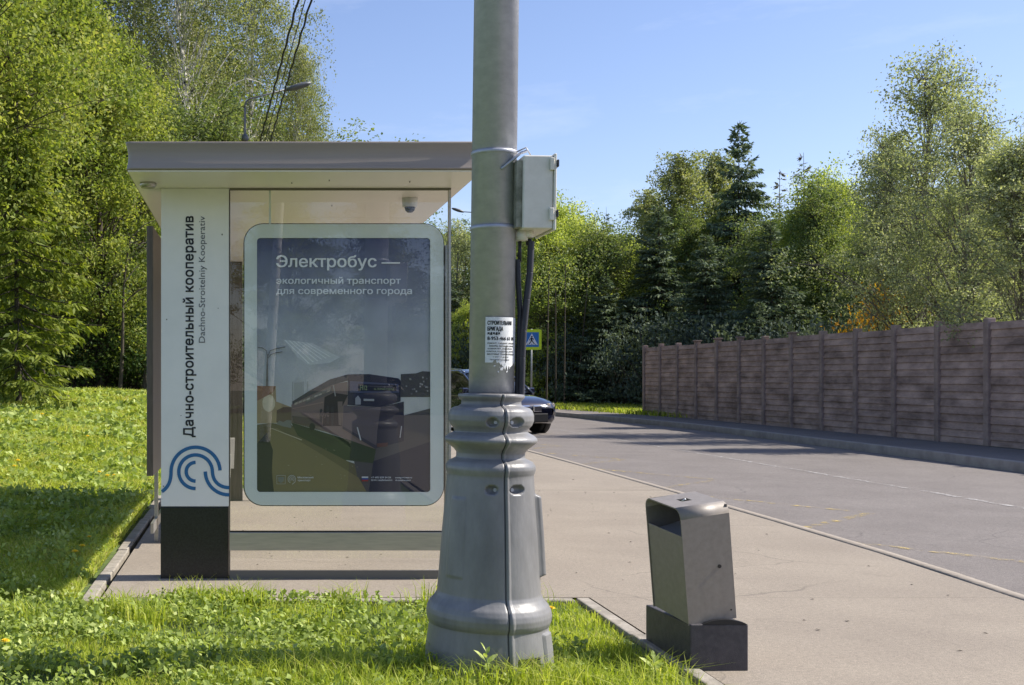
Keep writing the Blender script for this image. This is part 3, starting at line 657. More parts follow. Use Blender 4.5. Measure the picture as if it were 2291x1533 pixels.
# ---- right side, behind the fence and round the bend
g2 = 'trees behind the road and the fence'
RT = [
 ('yellow', 1215, 58, 465, 1.0, 'broadleaf_tree', 'yellow green tree just right of the junction box, left of the small spruce top'),
 ('yellow', 1300, 60, 505, .9, 'broadleaf_tree', 'yellow green tree below the second spruce tip'),
 ('spruce2', 1356, 66, 462, .7, 'spruce_tree', 'young spruce whose thin tip stands alone left of the birches'),
 ('spruce2', 1296, 68, 456, .6, 'spruce_tree', 'small spruce tip just above the yellow green tree'),
 ('yellow', 1395, 60, 545, 1.1, 'broadleaf_tree', 'rounded sunlit tree at the foot of the young spruce'),
 ('poplar', 1435, 66, 440, 1.1, 'birch_tree', 'slim birch on the left slope of the treeline'),
 ('poplar', 1500, 62, 365, 1.15, 'birch_tree', 'tall slim birch, left one of the pair beside the big spruce'),
 ('poplar', 1582, 64, 362, 1.1, 'birch_tree', 'tall slim birch touching the big spruce'),
 ('green2', 1540, 58, 480, 1.1, 'broadleaf_tree', 'green tree in front of the two slim birches'),
 ('spruce', 1655, 57, 268, .78, 'spruce_tree', 'big dark spruce with the tallest pointed tip'),
 ('dry', 1745, 56, 378, .9, 'spruce_tree', 'half bare brown spruce right of the big spruce'),
 ('dry', 1797, 55, 340, .85, 'spruce_tree', 'thin sparse spruce with a needle like tip'),
 ('green', 1740, 52, 500, 1.1, 'broadleaf_tree', 'mixed green tree below the half bare spruce'),
 ('yellow', 1860, 50, 408, .9, 'broadleaf_tree', 'bright yellow topped tree left of the tall aspen'),
 ('green2', 1905, 47, 420, 1.0, 'broadleaf_tree', 'deep green tree between bright tree and tall aspen'),
 ('yellow', 1790, 50, 470, .8, 'broadleaf_tree', 'pale leafed tree under the needle like spruce tip'),
 ('aspen', 2062, 29.5, 165, .95, 'aspen_tree', 'tallest aspen with airy crown behind the fence'),
 ('aspen', 2160, 26.5, 262, .9, 'aspen_tree', 'second tall aspen with forked dark trunk'),
 ('aspen2', 1990, 34, 330, .8, 'aspen_tree', 'lower aspen leaning out left of the tallest one'),
 ('aspen2', 2290, 23.5, 330, 1.15, 'aspen_tree', 'aspen cut by the right picture edge'),
 ('aspen2', 2240, 34, 350, .9, 'aspen_tree', 'aspen filling the gap before the right picture edge'),
 ('green2', 2110, 38, 420, 1.1, 'broadleaf_tree', 'dense green tree behind the two tall aspens'),
 ('green', 2010, 42, 480, 1.2, 'broadleaf_tree', 'green tree above the orange shrub'),
 ('green', 2230, 40, 470, 1.2, 'broadleaf_tree', 'dark green tree low behind the right end of the fence'),
 ('willow', 1035, 72, 505, 1.0, 'willow_tree', 'pale grey green tree in the gap left of the lamp post'),
 ('willow', 1090, 76, 520, 1.0, 'willow_tree', 'pale tree mostly hidden by the lamp post'),
 ('yellow', 1045, 66, 690, 1.0, 'broadleaf_tree', 'small bright tree over the roof of the dark car'),
 ('willow', 1175, 64, 480, 1.1, 'willow_tree', 'feathery tree between the junction box and the wood'),
 ('yellow', 1255, 62, 480, 1.0, 'broadleaf_tree', 'yellow green tree directly above the crossing sign'),
 ('green', 1345, 58, 520, 1.2, 'broadleaf_tree', 'mid green tree between the sign and the start of the fence'),
 ('spruce', 1472, 56, 455, 1.0, 'spruce_tree', 'dark spruce half hidden between the yellow trees and the slim birches'),
 ('spruce', 1578, 50, 520, 1.1, 'spruce_tree', 'low wide spruce in the dark centre above the fence'),
 ('spruce', 1722, 46, 490, 1.1, 'spruce_tree', 'low wide spruce right of the tallest spruce, behind the fence'),
 ('green2', 1150, 70, 500, 1.2, 'broadleaf_tree', 'tree seen past the black conduits'),
]
for k, px, Y, ty, wd, nm, lb in RT:
    tree_at(k, px, Y, ty, lb, nm.replace('_tree', '').replace('broadleaf', 'tree'), nm, g2, wd, z=.03)
tree_at('orange', 2000, 31, 600, 'orange and yellow leafed shrub rising over the fence', 'shrub', 'shrub', z=.03, wide=.55)
for i, (px, Y, ty) in enumerate([(1010, 84, 560), (1090, 86, 560), (1170, 80, 560), (1250, 78, 560), (1330, 74, 570), (1410, 72, 560), (1480, 68, 520), (1560, 66, 540), (1640, 62, 520), (1700, 62, 500), (1780, 60, 520), (1850, 58, 500), (1940, 56, 500), (2030, 54, 460), (2120, 50, 460), (2210, 50, 450), (2300, 46, 440), (2400, 42, 420), (2480, 40, 400)]):
    tree_at(('spruce', 'green2', 'green')[i % 3], px, Y, ty, 'dark tree in the back row of the wood across the road', name='broadleaf_tree' if i % 3 else 'spruce_tree', group='back row of the right wood', wide=1.5, z=.03)
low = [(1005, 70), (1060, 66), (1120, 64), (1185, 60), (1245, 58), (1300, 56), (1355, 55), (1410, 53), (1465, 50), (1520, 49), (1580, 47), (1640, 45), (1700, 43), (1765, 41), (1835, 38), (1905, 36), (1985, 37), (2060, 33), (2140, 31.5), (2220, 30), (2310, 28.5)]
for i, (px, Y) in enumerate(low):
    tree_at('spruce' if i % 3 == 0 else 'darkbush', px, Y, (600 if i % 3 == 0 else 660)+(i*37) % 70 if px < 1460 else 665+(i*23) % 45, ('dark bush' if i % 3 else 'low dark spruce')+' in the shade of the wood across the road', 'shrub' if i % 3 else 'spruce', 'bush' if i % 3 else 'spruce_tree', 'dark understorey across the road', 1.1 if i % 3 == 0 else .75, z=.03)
# pale thin trunks in the dark wood beyond the sign
for i, (px, Y, r_) in enumerate([(1222, 52, .06), (1243, 54, .05), (1262, 53, .05), (1290, 55, .07), (1208, 57, .05)]):
    X = (px-CX)/F*Y; root = empty('sapling', (X, Y, 0), ['slim pale trunk nearest the crossing sign', 'second slim trunk from the crossing sign', 'third slim trunk from the crossing sign', 'slanting pale trunk farthest right of the crossing sign', 'slim trunk directly beside the crossing sign post'][i], 'sapling', 'slim trunks in the dark wood')
    lean_ = [.02, 0, .01, .09, 0][i]; pts = [(lean_*6.5*t, 0, 6.5*t) for t in np.linspace(0, 1, 6)]
    tv, tf = limb_tubes([(pts, np.linspace(r_*.75, .02, 6))]); obj('trunk', fastmesh('trunk', tv, tf, M['bark'], smooth=True), root)
    rg = R(i); C = np.array([lean_*6.5, 0, 6.2])+rg.normal(size=(350, 3))*np.array([.6, .6, .8]); V, Fc = leaves(C, .12, rg, .8); obj('crown', fastmesh('crown', V, Fc, M['green'], rg.random(350)), root)
# far wood closing the horizon
def far_woods():
    rg = R(77); n = 42000; a = rg.uniform(-.30, 1.0, n); Y = rg.uniform(88, 104, n); X = a*Y; hh = 9+2.2*np.sin(X*.35)+1.4*np.sin(X*.9+1)
    Z = hh*rg.random(n)**.75; V, Fc = leaves(np.stack([X, Y, Z], 1), .75, rg, .8)
    return obj('far_woods', fastmesh('far_woods', V, Fc, M['deep'], np.clip(rg.normal(.5, .2, n), 0, 1)))
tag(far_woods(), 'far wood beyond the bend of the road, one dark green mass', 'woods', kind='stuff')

# ---------------------------------------------------------------- grass
def blades(X, Y, Z, hgt, wd, rg, bend=.5):
    n = len(X); a = rg.uniform(0, 2*np.pi, n); u = np.stack([np.cos(a), np.sin(a), a*0], 1); h = (hgt*rg.uniform(.45, 1.35, n))[:, None]; wv = (wd*rg.uniform(.6, 1.4, n))[:, None]
    ld = rg.normal(size=(n, 2))*bend; L = np.c_[ld, np.zeros(n)]*h; B = np.stack([X, Y, Z], 1); up = np.array([0, 0, 1.])
    m1 = B+L*.22+up*h*.55; tp = B+L*.9+up*h*(.95-.25*np.minimum(np.hypot(ld[:, 0], ld[:, 1]), 1)[:, None])
    V = np.stack([B-u*wv*.5, B+u*wv*.5, m1+u*wv*.4, m1-u*wv*.4, tp], 1).reshape(-1, 3); i = np.arange(n)[:, None]*5
    Fc = np.concatenate([i+np.array([[0, 1, 2]]), i+np.array([[0, 2, 3]]), i+np.array([[3, 2, 4]])], 1).reshape(-1, 3)
    return V, Fc
def strew(n, fn, rg):
    X, Y = fn(n, rg); return X, Y, lawn_z(X, Y)
def patchy(X, Y, rg, keep=.55):
    v = np.sin(X*5.1+1.3*np.sin(Y*4.2))*np.cos(Y*4.7+X*1.9); return v
def grass_bed():
    rg = R(91); n = 90000
    X = rg.uniform(-2.7, 1.98, n); Y = 4.2+(7.0-4.2)*rg.random(n); ok_ = ~((X > 1.90) & (Y < 6.0)); X, Y = X[ok_], Y[ok_]; n = len(X); k = patchy(X, Y, rg); bald = (np.sin(X*2.3+2)*np.cos(Y*3.1+X) > .72); keep = (rg.random(n) < .55+.35*k) & ~(bald & (rg.random(n) < .8)); X, Y, k = X[keep], Y[keep], k[keep]
    near = np.clip((6.2-Y)/1.2, 0, 1); tall = .045+.075*near*1.6*sm(-.55, .1, X)+.018*k
    V, Fc = blades(X, Y, lawn_z(X, Y)-.012, tall, .0052, rg, .55); t = np.clip(rg.normal(.45, .17, len(X))+.08*k, 0, 1)
    # tufts standing up along the kerb and by the pillar
    cx = np.array([-.40, -.10, -.22, .02, -.75, .55, 1.1, -.55, .33, 1.6, -1.2, .85]); cy = np.array([6.9, 6.85, 6.75, 6.8, 6.7, 6.85, 6.95, 6.4, 6.3, 6.7, 6.4, 5.3])
    j = rg.integers(0, len(cx), 1500); X2 = cx[j]+rg.normal(size=1500)*.07; Y2 = np.minimum(cy[j]+rg.normal(size=1500)*.06, 7.0)
    V2, F2 = blades(X2, Y2, lawn_z(X2, Y2)-.01, .17, .006, rg, .55)
    return obj('grass', fastmesh('grass', np.vstack([V, V2]), np.vstack([Fc, F2+len(V)]), M['grassblade'], np.repeat(np.r_[t, rg.uniform(.2, .75, 1500)], 3)))
tag(grass_bed(), 'short bright grass of the bed in front of the kerb and round the lamp post', 'grass', kind='stuff')
def weeds_bed():
    rg = R(92); nc = 2600; cx = rg.uniform(-2.7, 1.6, nc); cy = rg.uniform(4.3, 6.98, nc); k = patchy(cx, cy, rg); keep = (k < .35) & (rg.random(nc) < np.where(cx < .45, 1, .35)); cx, cy = cx[keep], cy[keep]
    q = 13; X = np.repeat(cx, q)+rg.normal(size=len(cx)*q)*.035; Y = np.repeat(cy, q)+rg.normal(size=len(cx)*q)*.035; Z = lawn_z(X, Y)+rg.uniform(.012, .075, len(X))*(1+.4*rg.random(len(X)))
    V, Fc = leaves(np.stack([X, Y, Z], 1), .034, rg, up=1.6, asp=.62, cup=.4); t = np.clip(np.repeat(rg.normal(.5, .18, len(cx)), q)+rg.normal(size=len(X))*.12, 0, 1)
    return obj('weeds', fastmesh('weeds', V, Fc, M['weed'], t))
tag(weeds_bed(), 'small broad leafed weeds carpeting the near grass bed', 'weeds', kind='stuff')
def lawn_grass():
    rg = R(93); n = 250000; Y = 7.1+rg.random(n)**1.15*21.5; X = -1.06-rg.random(n)*(.30*Y+.6); 
    back = rg.random(n) < .10; Xb = rg.uniform(-1.2, 1.15, n); Yb = rg.uniform(14.1, 27, n); X = np.where(back, Xb, X); Y = np.where(back, Yb, Y)
    s = np.clip(Y/9, .8, 3); k = patchy(X*.6, Y*.5, rg); V, Fc = blades(X, Y, lawn_z(X, Y)-.015, .085*(1+.35*k)*np.sqrt(s), .0085*s, rg, .75)
    return obj('grass', fastmesh('grass', V, Fc, M['grassblade'], np.repeat(np.clip(rg.normal(.55, .17, n)+.10*k, 0, 1), 3)))
tag(lawn_grass(), 'long grass of the sloping lawn left of the shelter', 'grass', kind='stuff')
def lawn_weeds():
    rg = R(94); nc = 3800; cy = 7.1+rg.random(nc)**1.1*21; cx = -1.08-rg.random(nc)*(.30*cy+.6); k = patchy(cx*.8, cy*.6, rg); keep = k < .3; cx, cy = cx[keep], cy[keep]; q = 9; s = np.repeat(np.clip(cy/10, .8, 2.2), q)
    X = np.minimum(np.repeat(cx, q)+rg.normal(size=len(cx)*q)*.06*s, -1.07); Y = np.repeat(cy, q)+rg.normal(size=len(cx)*q)*.06*s; Z = lawn_z(X, Y)+rg.uniform(.03, .12, len(X))
    V, Fc = leaves(np.stack([X, Y, Z], 1), .055, rg, up=1.4, asp=.6, cup=.4)
    # bigger clusters are stretched leaves
    C = V.reshape(-1, 4, 3); m_ = C.mean(1, keepdims=True); V = (m_+(C-m_)*s[:, None, None]).reshape(-1, 3)
    return obj('weeds', fastmesh('weeds', V, Fc, M['weed'], np.clip(np.repeat(rg.normal(.55, .2, len(cx)), q), 0, 1)))
tag(lawn_weeds(), 'broad leafed weeds growing through the sloping lawn', 'weeds', kind='stuff')
def verge_grass():
    rg = R(95); i = rg.integers(0, len(FK), 400000); base = offset(FK, 2.0); far = offset(FK, 9.0); u = rg.random(len(i))**1.3; Q = base[i]*(1-u[:, None])+far[i]*u[:, None]+rg.normal(size=(len(i), 2))*.25
    ok = (Q[:, 1] > 38) & (Q[:, 1] < 70) & (Q[:, 0] > 5) & (Q[:, 0] < 24); Q = Q[ok][:26000]; n = len(Q)
    V, Fc = blades(Q[:, 0], Q[:, 1], np.full(n, .02), .22, .035, rg, .7)
    return obj('grass', fastmesh('grass', V, Fc, M['grassblade'], np.repeat(np.clip(rg.normal(.5, .2, n), 0, 1), 3)))
tag(verge_grass(), 'strip of grass across the road between pavement and dark wood', 'grass', kind='stuff')

# dandelions
M['stalk'] = mat('stalk', (.12, .18, .05), .6)
def dandelion(loc, s, label):
    root = empty('dandelion', loc, label, 'dandelion', 'dandelions in the grass'); root.scale = (s, s, s)
    b = MB(); b.tube([(0, 0, 0), (.006, .002, .05), (.0, 0, .095)], .0022, 5); b.build('stem', M['stalk'], root)
    b = MB(); rg = random.Random(7)
    for ring, (rr, zz, nn) in enumerate(((.022, .098, 16), (.017, .103, 14), (.010, .107, 10))):
        for k in range(nn):
            a = 2*math.pi*(k+.5*ring)/nn; ca, sa = math.cos(a), math.sin(a); wv = .0035
            b.poly([(-sa*wv, ca*wv, .096), (ca*rr-sa*wv, sa*rr+ca*wv, zz+.004), (ca*rr*1.12, sa*rr*1.12, zz+.002), (ca*rr+sa*wv, sa*rr-ca*wv, zz+.004), (sa*wv, -ca*wv, .096)])
    b.build('flower', M['petal'], root, fix=False)
for px, py, s, lb in ((1233, 1402, 1.0, 'dandelion beside the foot of the lamp post'), (12, 1482, 1.0, 'dandelion in the bottom left corner of the bed'), (40, 1058, 1.6, 'brightest dandelion near the left picture edge on the sunlit lawn'),
        (32, 1066, 1.3, 'dandelion just under the brightest one at the left edge'), (222, 1080, 1.3, 'dandelion at the upper edge of the roof shadow, left of a close pair'), (240, 1088, 1.3, 'larger dandelion of the pair just above the roof shadow'),
        (255, 1083, 1.1, 'smaller dandelion of the pair just above the roof shadow'), (184, 1255, 1.1, 'upper dandelion inside the roof shadow near the kerb'), (168, 1272, 1.2, 'lower dandelion inside the roof shadow near the kerb'),
        (200, 1230, 1.0, 'small dandelion inside the roof shadow, closest to the kerb'), (94, 950, 1.8, 'far dandelion on the upper lawn, right one of two'), (78, 965, 1.8, 'far dandelion on the upper lawn, left one of two'),
        (196, 998, 1.5, 'lone dandelion in the middle of the sunny lawn')):
    p = on_lawn(px, py); dandelion((p.x, p.y, float(lawn_z(p.x, p.y))+.0), s, lb)
# broad leafed sprouts in front of the lamp post
def sprout(X, Y, h, seed, label, nl=9):
    rg = random.Random(seed); root = empty('weed_plant', (X, Y, 0), label, 'weed', 'single weeds standing in the bed')
    b = MB(); b.tube([(0, 0, -.01), (.01, 0, h*.5), (0, .01, h)], [.004, .003, .002], 5); b.build('stem', M['stalk'], root)
    Vs = []; Fs = []; T = []; o = 0
    for i in range(nl):
        t = .25+.75*i/(nl-1); a = i*2.4+rg.random(); L = (.075 if i < nl-3 else .05)*rg.uniform(.8, 1.2); wv = L*.22; e = .2+.9*(i/(nl-1)); d = Vector((math.cos(a)*math.cos(e), math.sin(a)*math.cos(e), math.sin(e))); s_ = Vector((-math.sin(a), math.cos(a), 0)); c = Vector((0, 0, h*t))
        dn = Vector((0, 0, -1))
        pts = [c, c+d*L*.35+s_*wv, c+d*L*.7+s_*wv*.75+dn*L*.05, c+d*L+dn*L*.18, c+d*L*.7-s_*wv*.75+dn*L*.05, c+d*L*.35-s_*wv]
        mid_ = c+d*L*.5+dn*L*.08
        Vs += [tuple(v) for v in pts]+[tuple(mid_)]
        for k in range(6): Fs.append((o+k, o+(k+1) % 6, o+6)); T.append(rg.uniform(.5, 1))
        o += 7
    obj('leaf_whorl', fastmesh('leaf_whorl', Vs, Fs, M['weed'], T), root)
sprout(1.03, 5.03, .17, 1, 'pale leafed sprout standing against the foot of the lamp post', 10)
sprout(1.12, 4.98, .07, 2, 'low sprout with lit tips right of the pale sprout')
sprout(1.78, 5.10, .12, 3, 'weed by the bed kerb just left of the litter bin', 12)
sprout(-.02, 5.55, .07, 4, 'round leafed weed low in the middle of the near bed')
sprout(.62, 5.5, .09, 6, 'dark leafed weed left of the lamp post foot', 8)

# ---------------------------------------------------------------- bus shelter
YP = 7.83                                      # plane of the glass end wall
S = 332.0                                      # photo pixels per metre in that plane
sx = lambda px: (px-CX)/S
sz = lambda py: EYE-(py-CY)/S
YF, YB = 7.19, 13.2; XL, XR = -.757, 1.46; ZC = 2.644; ZT = 2.815
sh = empty('bus_shelter', (0, YP, 0), 'white roofed bus shelter with sign pillar and glass end wall', 'bus shelter')
def sb(mb, name, m, parent=sh, fix=True):       # link under the shelter, coordinates stay those of the street
    o = mb.build(name, m, None, fix=fix); o.parent = parent; o.matrix_parent_inverse = Matrix.Identity(4)
    q = o.data; q.transform(Matrix.Translation((0, -YP, 0))); return o
# roof fascia: a hollow curved band with rounded corners, closed by a top sheet
def roof_fascia():
    b = MB(); n = 14; rings = []
    for i in range(n+1):
        t = i/n; z = ZC+(ZT-ZC)*t; inset = .013*math.sin(math.pi*t)-.004*t
        r = .035
        rings.append([(x, y, z) for x, y in rrect(XL+inset, XR-inset, YF+inset, YB-inset, r, 6)])
    vr = [[b.bm.verts.new(p) for p in rg_] for rg_ in rings]; k = len(vr[0])
    for i in range(n):
        for j in range(k): b._f([vr[i][j], vr[i][(j+1) % k], vr[i+1][(j+1) % k], vr[i+1][j]], True)
    b._f(vr[-1]); b._f(vr[0][::-1]); return b
roof = sb(roof_fascia(), 'roof', M['fascia'])
def ceiling():
    b = MB(); b.mat(M['ceiling'])
    ys_ = [YF+.012, YP, 9.30, 10.65, 12.02, YB-.012]; xs_ = [XL+.012, XR-.012]
    for i in range(5):
        for j in range(1):
            b.box(xs_[j], xs_[j+1]-.003, ys_[i]+.003, ys_[i+1]-.003, ZC-.012, ZC-.002)
    b.mat(M['seam']).box(XL+.02, XR-.02, YF+.02, YB-.02, ZC-.006, ZC-.003); return b
c = sb(ceiling(), 'ceiling', None, roof)
c.parent = roof
b = MB(); b.lathe([(ZC-.045, .045), (ZC-.03, .055), (ZC-.012, .055)], 20, (-.655, 7.62)); sb(b, 'ceiling_light', M['steel'])
# sign pillar
b = MB(); xa, xb = sx(360.5), sx(512)
b.prism(rrect(xa, xb, sz(1133), ZC-.014, .006, 3), 'y', YP, YP+.15); pil = sb(b, 'sign_pillar', M['white_panel'])
b = MB(); b.box(xa-.004, xb-.002, YP+.004, YP+.155, -.02, sz(1134.5), .004); sb(b, 'pillar_base', M['granite'], pil)
b = MB(); b.box(xb+.001, xb+.008, YP+.01, YP+.14, .0, ZC-.02); sb(b, 'pillar_edge', M['brown'], pil)
off_ = Vector((0, -YP, 0))
def ptext(body, y0, y1, xbase, cap, bold, m):
    o = text(body, sz(y0), sz(y1), sx(xbase), bold, 1, cap, m, YP-.0025, name='lettering'); o.parent = pil
    o.data.transform(Matrix.Translation(off_)); return o
ptext('Дачно-строительный кооператив', 978, 484, 432.5, .0655, .034, M['ink'])
ptext('Dachno-Stroitelniy Kooperativ', 767, 484, 458.5, .043, -.004, M['greyink'])
def logo():
    b = MB(); K = 3.483
    cv = lambda p: (sx(330+p[0]/K), sz(900+p[1]/K))
    arc = lambda r, a0, a1, n=24: [(375+r*math.cos(math.radians(a0+(a1-a0)*i/n)), 542-r*math.sin(math.radians(a0+(a1-a0)*i/n))) for i in range(n+1)]
    def bez(p0, p1, p2, p3, n=12): return [tuple((1-t)**3*p0[i]+3*(1-t)**2*t*p1[i]+3*(1-t)*t*t*p2[i]+t**3*p3[i] for i in (0, 1)) for t in [k/n for k in range(1, n+1)]]
    sw = 27/K/S; y = YP-.0025; o = lambda pts: stroke(b, [cv(p) for p in pts], sw, y)
    o(arc(191, 3, 180, 30)+bez((184, 542), (184, 620), (160, 665), (112, 697)))
    o(arc(131, -91, -360, 36)[0:1]+arc(131, 270, 180, 12)+arc(131, 180, 0, 24)[1:]+bez((506, 542), (510, 620), (560, 664), (637, 666)))
    o(arc(73, 90, 270, 24)); o([(450, 540)]+bez((450, 540), (452, 640), (530, 722), (637, 722)))
    return b
o = sb(logo(), 'pillar_emblem', M['logo'], pil, fix=False)
b = MB()
for px_, py_, r_ in ((373, 715, .004), (497, 525, .005), (405, 930, .003), (366, 1088, .004), (488, 690, .003), (470, 1015, .003)):
    b.poly([(sx(px_)+r_*math.cos(a), YP-.003, sz(py_)+r_*1.3*math.sin(a)) for a in np.linspace(0, 5.5, 7)])
sb(b, 'dirt_specks', M['seam'], pil, fix=False)
b = MB()
for px_, y_ in ((649, 7.6), (728, 7.5), (760, 8.6), (903, 7.55)): b.box(sx(px_), sx(px_)+.006, y_, y_+.01, ZC-.02, ZC-.0125)
sb(b, 'ceiling_fixings', M['seam'])
# glass end wall, its posts and rail
b = MB(); b.box(sx(514.5), sx(1004), YP+.0, YP+.010, .06, 2.622); sb(b, 'glass_panel', M['glass'])
b = MB(); b.box(sx(514), sx(1009), YP-.004, YP+.016, 2.618, 2.632); sb(b, 'glass_channel', M['seam'])
b = MB(); b.box(sx(1003.5), sx(1008.5), YP-.01, YP+.03, 0, 2.618); b.box(sx(997), sx(1003.5), YP+.012, YP+.07, 0, 2.25); sb(b, 'corner_post', M['steel'])
b = MB(); b.box(sx(514), sx(1003.5), YP-.032, YP-.002, sz(1230.5), sz(1190), .003); rail = sb(b, 'lower_rail', M['steel'])
b = MB(); b.box(sx(514), sx(1003), YP-.030, YP-.004, sz(1189.9), sz(1187), 0); sb(b, 'rail_gasket', M['black'], rail)
b = MB(); b.box(sx(514), sx(1003), YP-.004, YP+.014, -.01, .055); sb(b, 'floor_channel', M['seam'])
b = MB(); b.box(sx(602), sx(606.5), YP+.03, YP+.05, sz(500), ZC-.012); sb(b, 'hanger', M['frame'])
# poster case
b = MB(); b.prism(rrect(sx(544.5), sx(995.5), sz(1133.5), sz(498.5), .135, 10), 'y', YP+.032, YP+.13); case = sb(b, 'poster_case', M['black'])
def ring():
    b = MB(); o_ = rrect(sx(547), sx(993), sz(1131), sz(501), .128, 10); i_ = rrect(sx(575), sx(963.5), sz(1101.5), sz(532), .022, 10); n = len(o_)
    Q = [b.bm.verts.new((p[0], YP+.033, p[1])) for p in o_]; O_ = [b.bm.verts.new((p[0], YP+.0135, p[1])) for p in o_]
    for k in range(n): b._f([Q[k], Q[(k+1) % n], O_[(k+1) % n], O_[k]])
    for ya in (YP+.0135,):
        O = [b.bm.verts.new((p[0], ya, p[1])) for p in o_]; I = [b.bm.verts.new((p[0], ya, p[1])) for p in i_]; I2 = [b.bm.verts.new((p[0], ya+.014, p[1])) for p in i_]
        for k in range(n): b._f([O[k], O[(k+1) % n], I[(k+1) % n], I[k]]); b._f([I[k], I[(k+1) % n], I2[(k+1) % n], I2[k]])
    return b
sb(ring(), 'case_border', M['frame'], case, fix=False)
# the printed poster
def pm(name, c): return mat('print_'+name, tuple(min(1, v*1.25) for v in c), .55, spec=.25)
def gradient(name, z0, z1, c0, c1, c2):
    m = mat(name, c0, .55, spec=.25); n = m.node_tree.nodes; l = m.node_tree.links; tc = n.new('ShaderNodeTexCoord'); sp = n.new('ShaderNodeSeparateXYZ'); mr = n.new('ShaderNodeMapRange')
    r = n.new('ShaderNodeValToRGB'); mr.inputs['From Min'].default_value = z0; mr.inputs['From Max'].default_value = z1
    e = r.color_ramp.elements; e.new(.45); e[0].color = (*c0, 1); e[1].color = (*c1, 1); e[2].color = (*c2, 1)
    ns = n.new('ShaderNodeTexNoise'); ns.inputs['Scale'].default_value = 4; ns.inputs['Detail'].default_value = 6
    mx = n.new('ShaderNodeMix'); mx.data_type = 'RGBA'; mx.blend_type = 'OVERLAY'; mx.inputs[0].default_value = .35
    l.new(tc.outputs['Object'], sp.inputs[0]); l.new(sp.outputs['Z'], mr.inputs[0]); l.new(mr.outputs[0], r.inputs[0]); l.new(tc.outputs['Object'], ns.inputs[0])
    l.new(r.outputs[0], mx.inputs['A']); l.new(ns.outputs['Fac'], mx.inputs['B']); l.new(mx.outputs['Result'], n['Principled BSDF'].inputs['Base Color']); return m
def poster():
    b = MB(); Y0 = YP+.0262; lay = [0]
    cv = lambda p: (sx(560+p[0]/4.034), sz(740+p[1]/4.034))
    def pg(m, pts, raw=False):
        lay[0] += 1; b.mat(m); q = [(p if raw else cv(p)) for p in pts]; b.poly([(x, Y0-.00009*lay[0], z) for x, z in q])
    X0, X1, Z0, Z1 = sx(573), sx(966), sz(1104), sz(530)
    pg(gradient('print_sky', sz(900), Z1, (.56, .57, .55), (.40, .43, .48), (.075, .09, .21)), [(X0, Z0), (X1, Z0), (X1, Z1), (X0, Z1)], True)
    L, Rr = 52, 1637; Bt = 1468
    pg(pm('roof_reflection', (.46, .48, .49)), [(300, 80), (560, 110), (810, 240), (720, 290), (520, 310), (430, 240)])  # mirrored metal roof, its reflection put into the print as a flat shape
    for k in range(6): pg(pm('seam_reflection%d' % k, (.62, .64, .64)), [(310+k*38, 85+k*4), (320+k*38, 85+k*4), (540+k*38, 296-k*12), (526+k*38, 296-k*12)])  # seams of the mirrored roof, drawn into the print as pale strips
    pg(pm('sunset', (.30, .235, .13)), [(L, 500), (230, 500), (235, 640), (370, 690), (380, 830), (L, 840)])
    pg(pm('glow', (.50, .44, .30)), [(105+62+58*math.cos(a), 655+78*math.sin(a)) for a in np.linspace(0, 6.28, 20, endpoint=False)])
    pg(pm('sign', (.22, .12, .07)), [(L, 498), (232, 502), (205, 560), (L, 640)])
    pg(pm('far', (.12, .085, .06)), [(240, 720), (300, 690), (390, 690), (390, 830), (235, 830)])
    for x in (385, 480, 520): pg(pm('tower%d' % x, (.30, .31, .30)), [(x-4, 460), (x+2, 460), (x+2, 640), (x-4, 640)])
    pg(pm('towerroof', (.42, .43, .42)), [(395, 465), (432, 410), (475, 460)])
    pg(pm('tower', (.34, .345, .33)), [(395, 470), (472, 465), (475, 640), (400, 640)])
    pg(pm('ground', (.115, .10, .05)), [(L, 850), (180, 835), (370, 850), (520, 960), (880, 1180), (1115, 1260), (1115, Bt), (L, Bt)])
    pg(pm('roadway', (.075, .068, .07)), [(880, 900), (Rr, 700), (Rr, Bt), (1000, Bt)])
    pg(pm('path', (.175, .145, .07)), [(170, 880), (240, 880), (600, 1090), (980, 1330), (1060, Bt), (210, Bt), (190, 1060)])
    pg(pm('groundshade', (.028, .030, .024)), [(L, 1030), (150, 920), (205, 1080), (195, 1280), (215, Bt), (L, Bt)])
    pg(pm('verge', (.040, .052, .026)), [(370, 830), (600, 900), (1140, 1060), (1115, 1200), (860, 1170), (430, 950)])
    pg(pm('dark', (.030, .028, .045)), [(1115, 1180), (Rr, 1000), (Rr, Bt), (1070, Bt)])
    pg(pm('cars', (.16, .16, .14)), [(235, 845), (262, 812), (300, 826), (330, 808), (372, 812), (372, 880), (300, 866)])
    pg(pm('bank', (.07, .068, .075)), [(1362, 392), (1500, 385), (1560, 365), (Rr, 370), (Rr, 600), (1362, 600)])
    pg(pm('sidebody', (.17, .125, .11)), [(372, 668), (490, 610), (760, 480), (880, 460), (880, 670), (850, 870), (1140, 1040), (1130, 1070), (700, 920), (372, 830)])
    pg(pm('roofline', (.06, .058, .066)), [(380, 640), (540, 540), (720, 440), (880, 395), (1080, 392), (1340, 430), (1362, 450), (1362, 500), (880, 452), (740, 490), (500, 605), (380, 665)])
    pg(pm('windows', (.115, .105, .10)), [(500, 620), (740, 500), (740, 560), (500, 668)])
    for k in range(5): pg(pm('win%d' % k, (.19, .175, .15)), [(510+k*45, 612-k*22), (548+k*45, 594-k*22), (548+k*45, 626-k*24), (510+k*45, 644-k*24)])
    pg(pm('doors', (.022, .018, .02)), [(672, 600), (755, 560), (885, 580), (830, 690), (828, 862), (655, 862)])
    pg(pm('doorlight', (.16, .12, .10)), [(790, 640), (835, 640), (825, 860), (800, 850)])
    pg(pm('face', (.020, .022, .045)), [(886, 398), (1080, 394), (1340, 430), (1362, 470), (1360, 640), (1180, 690), (880, 672)])
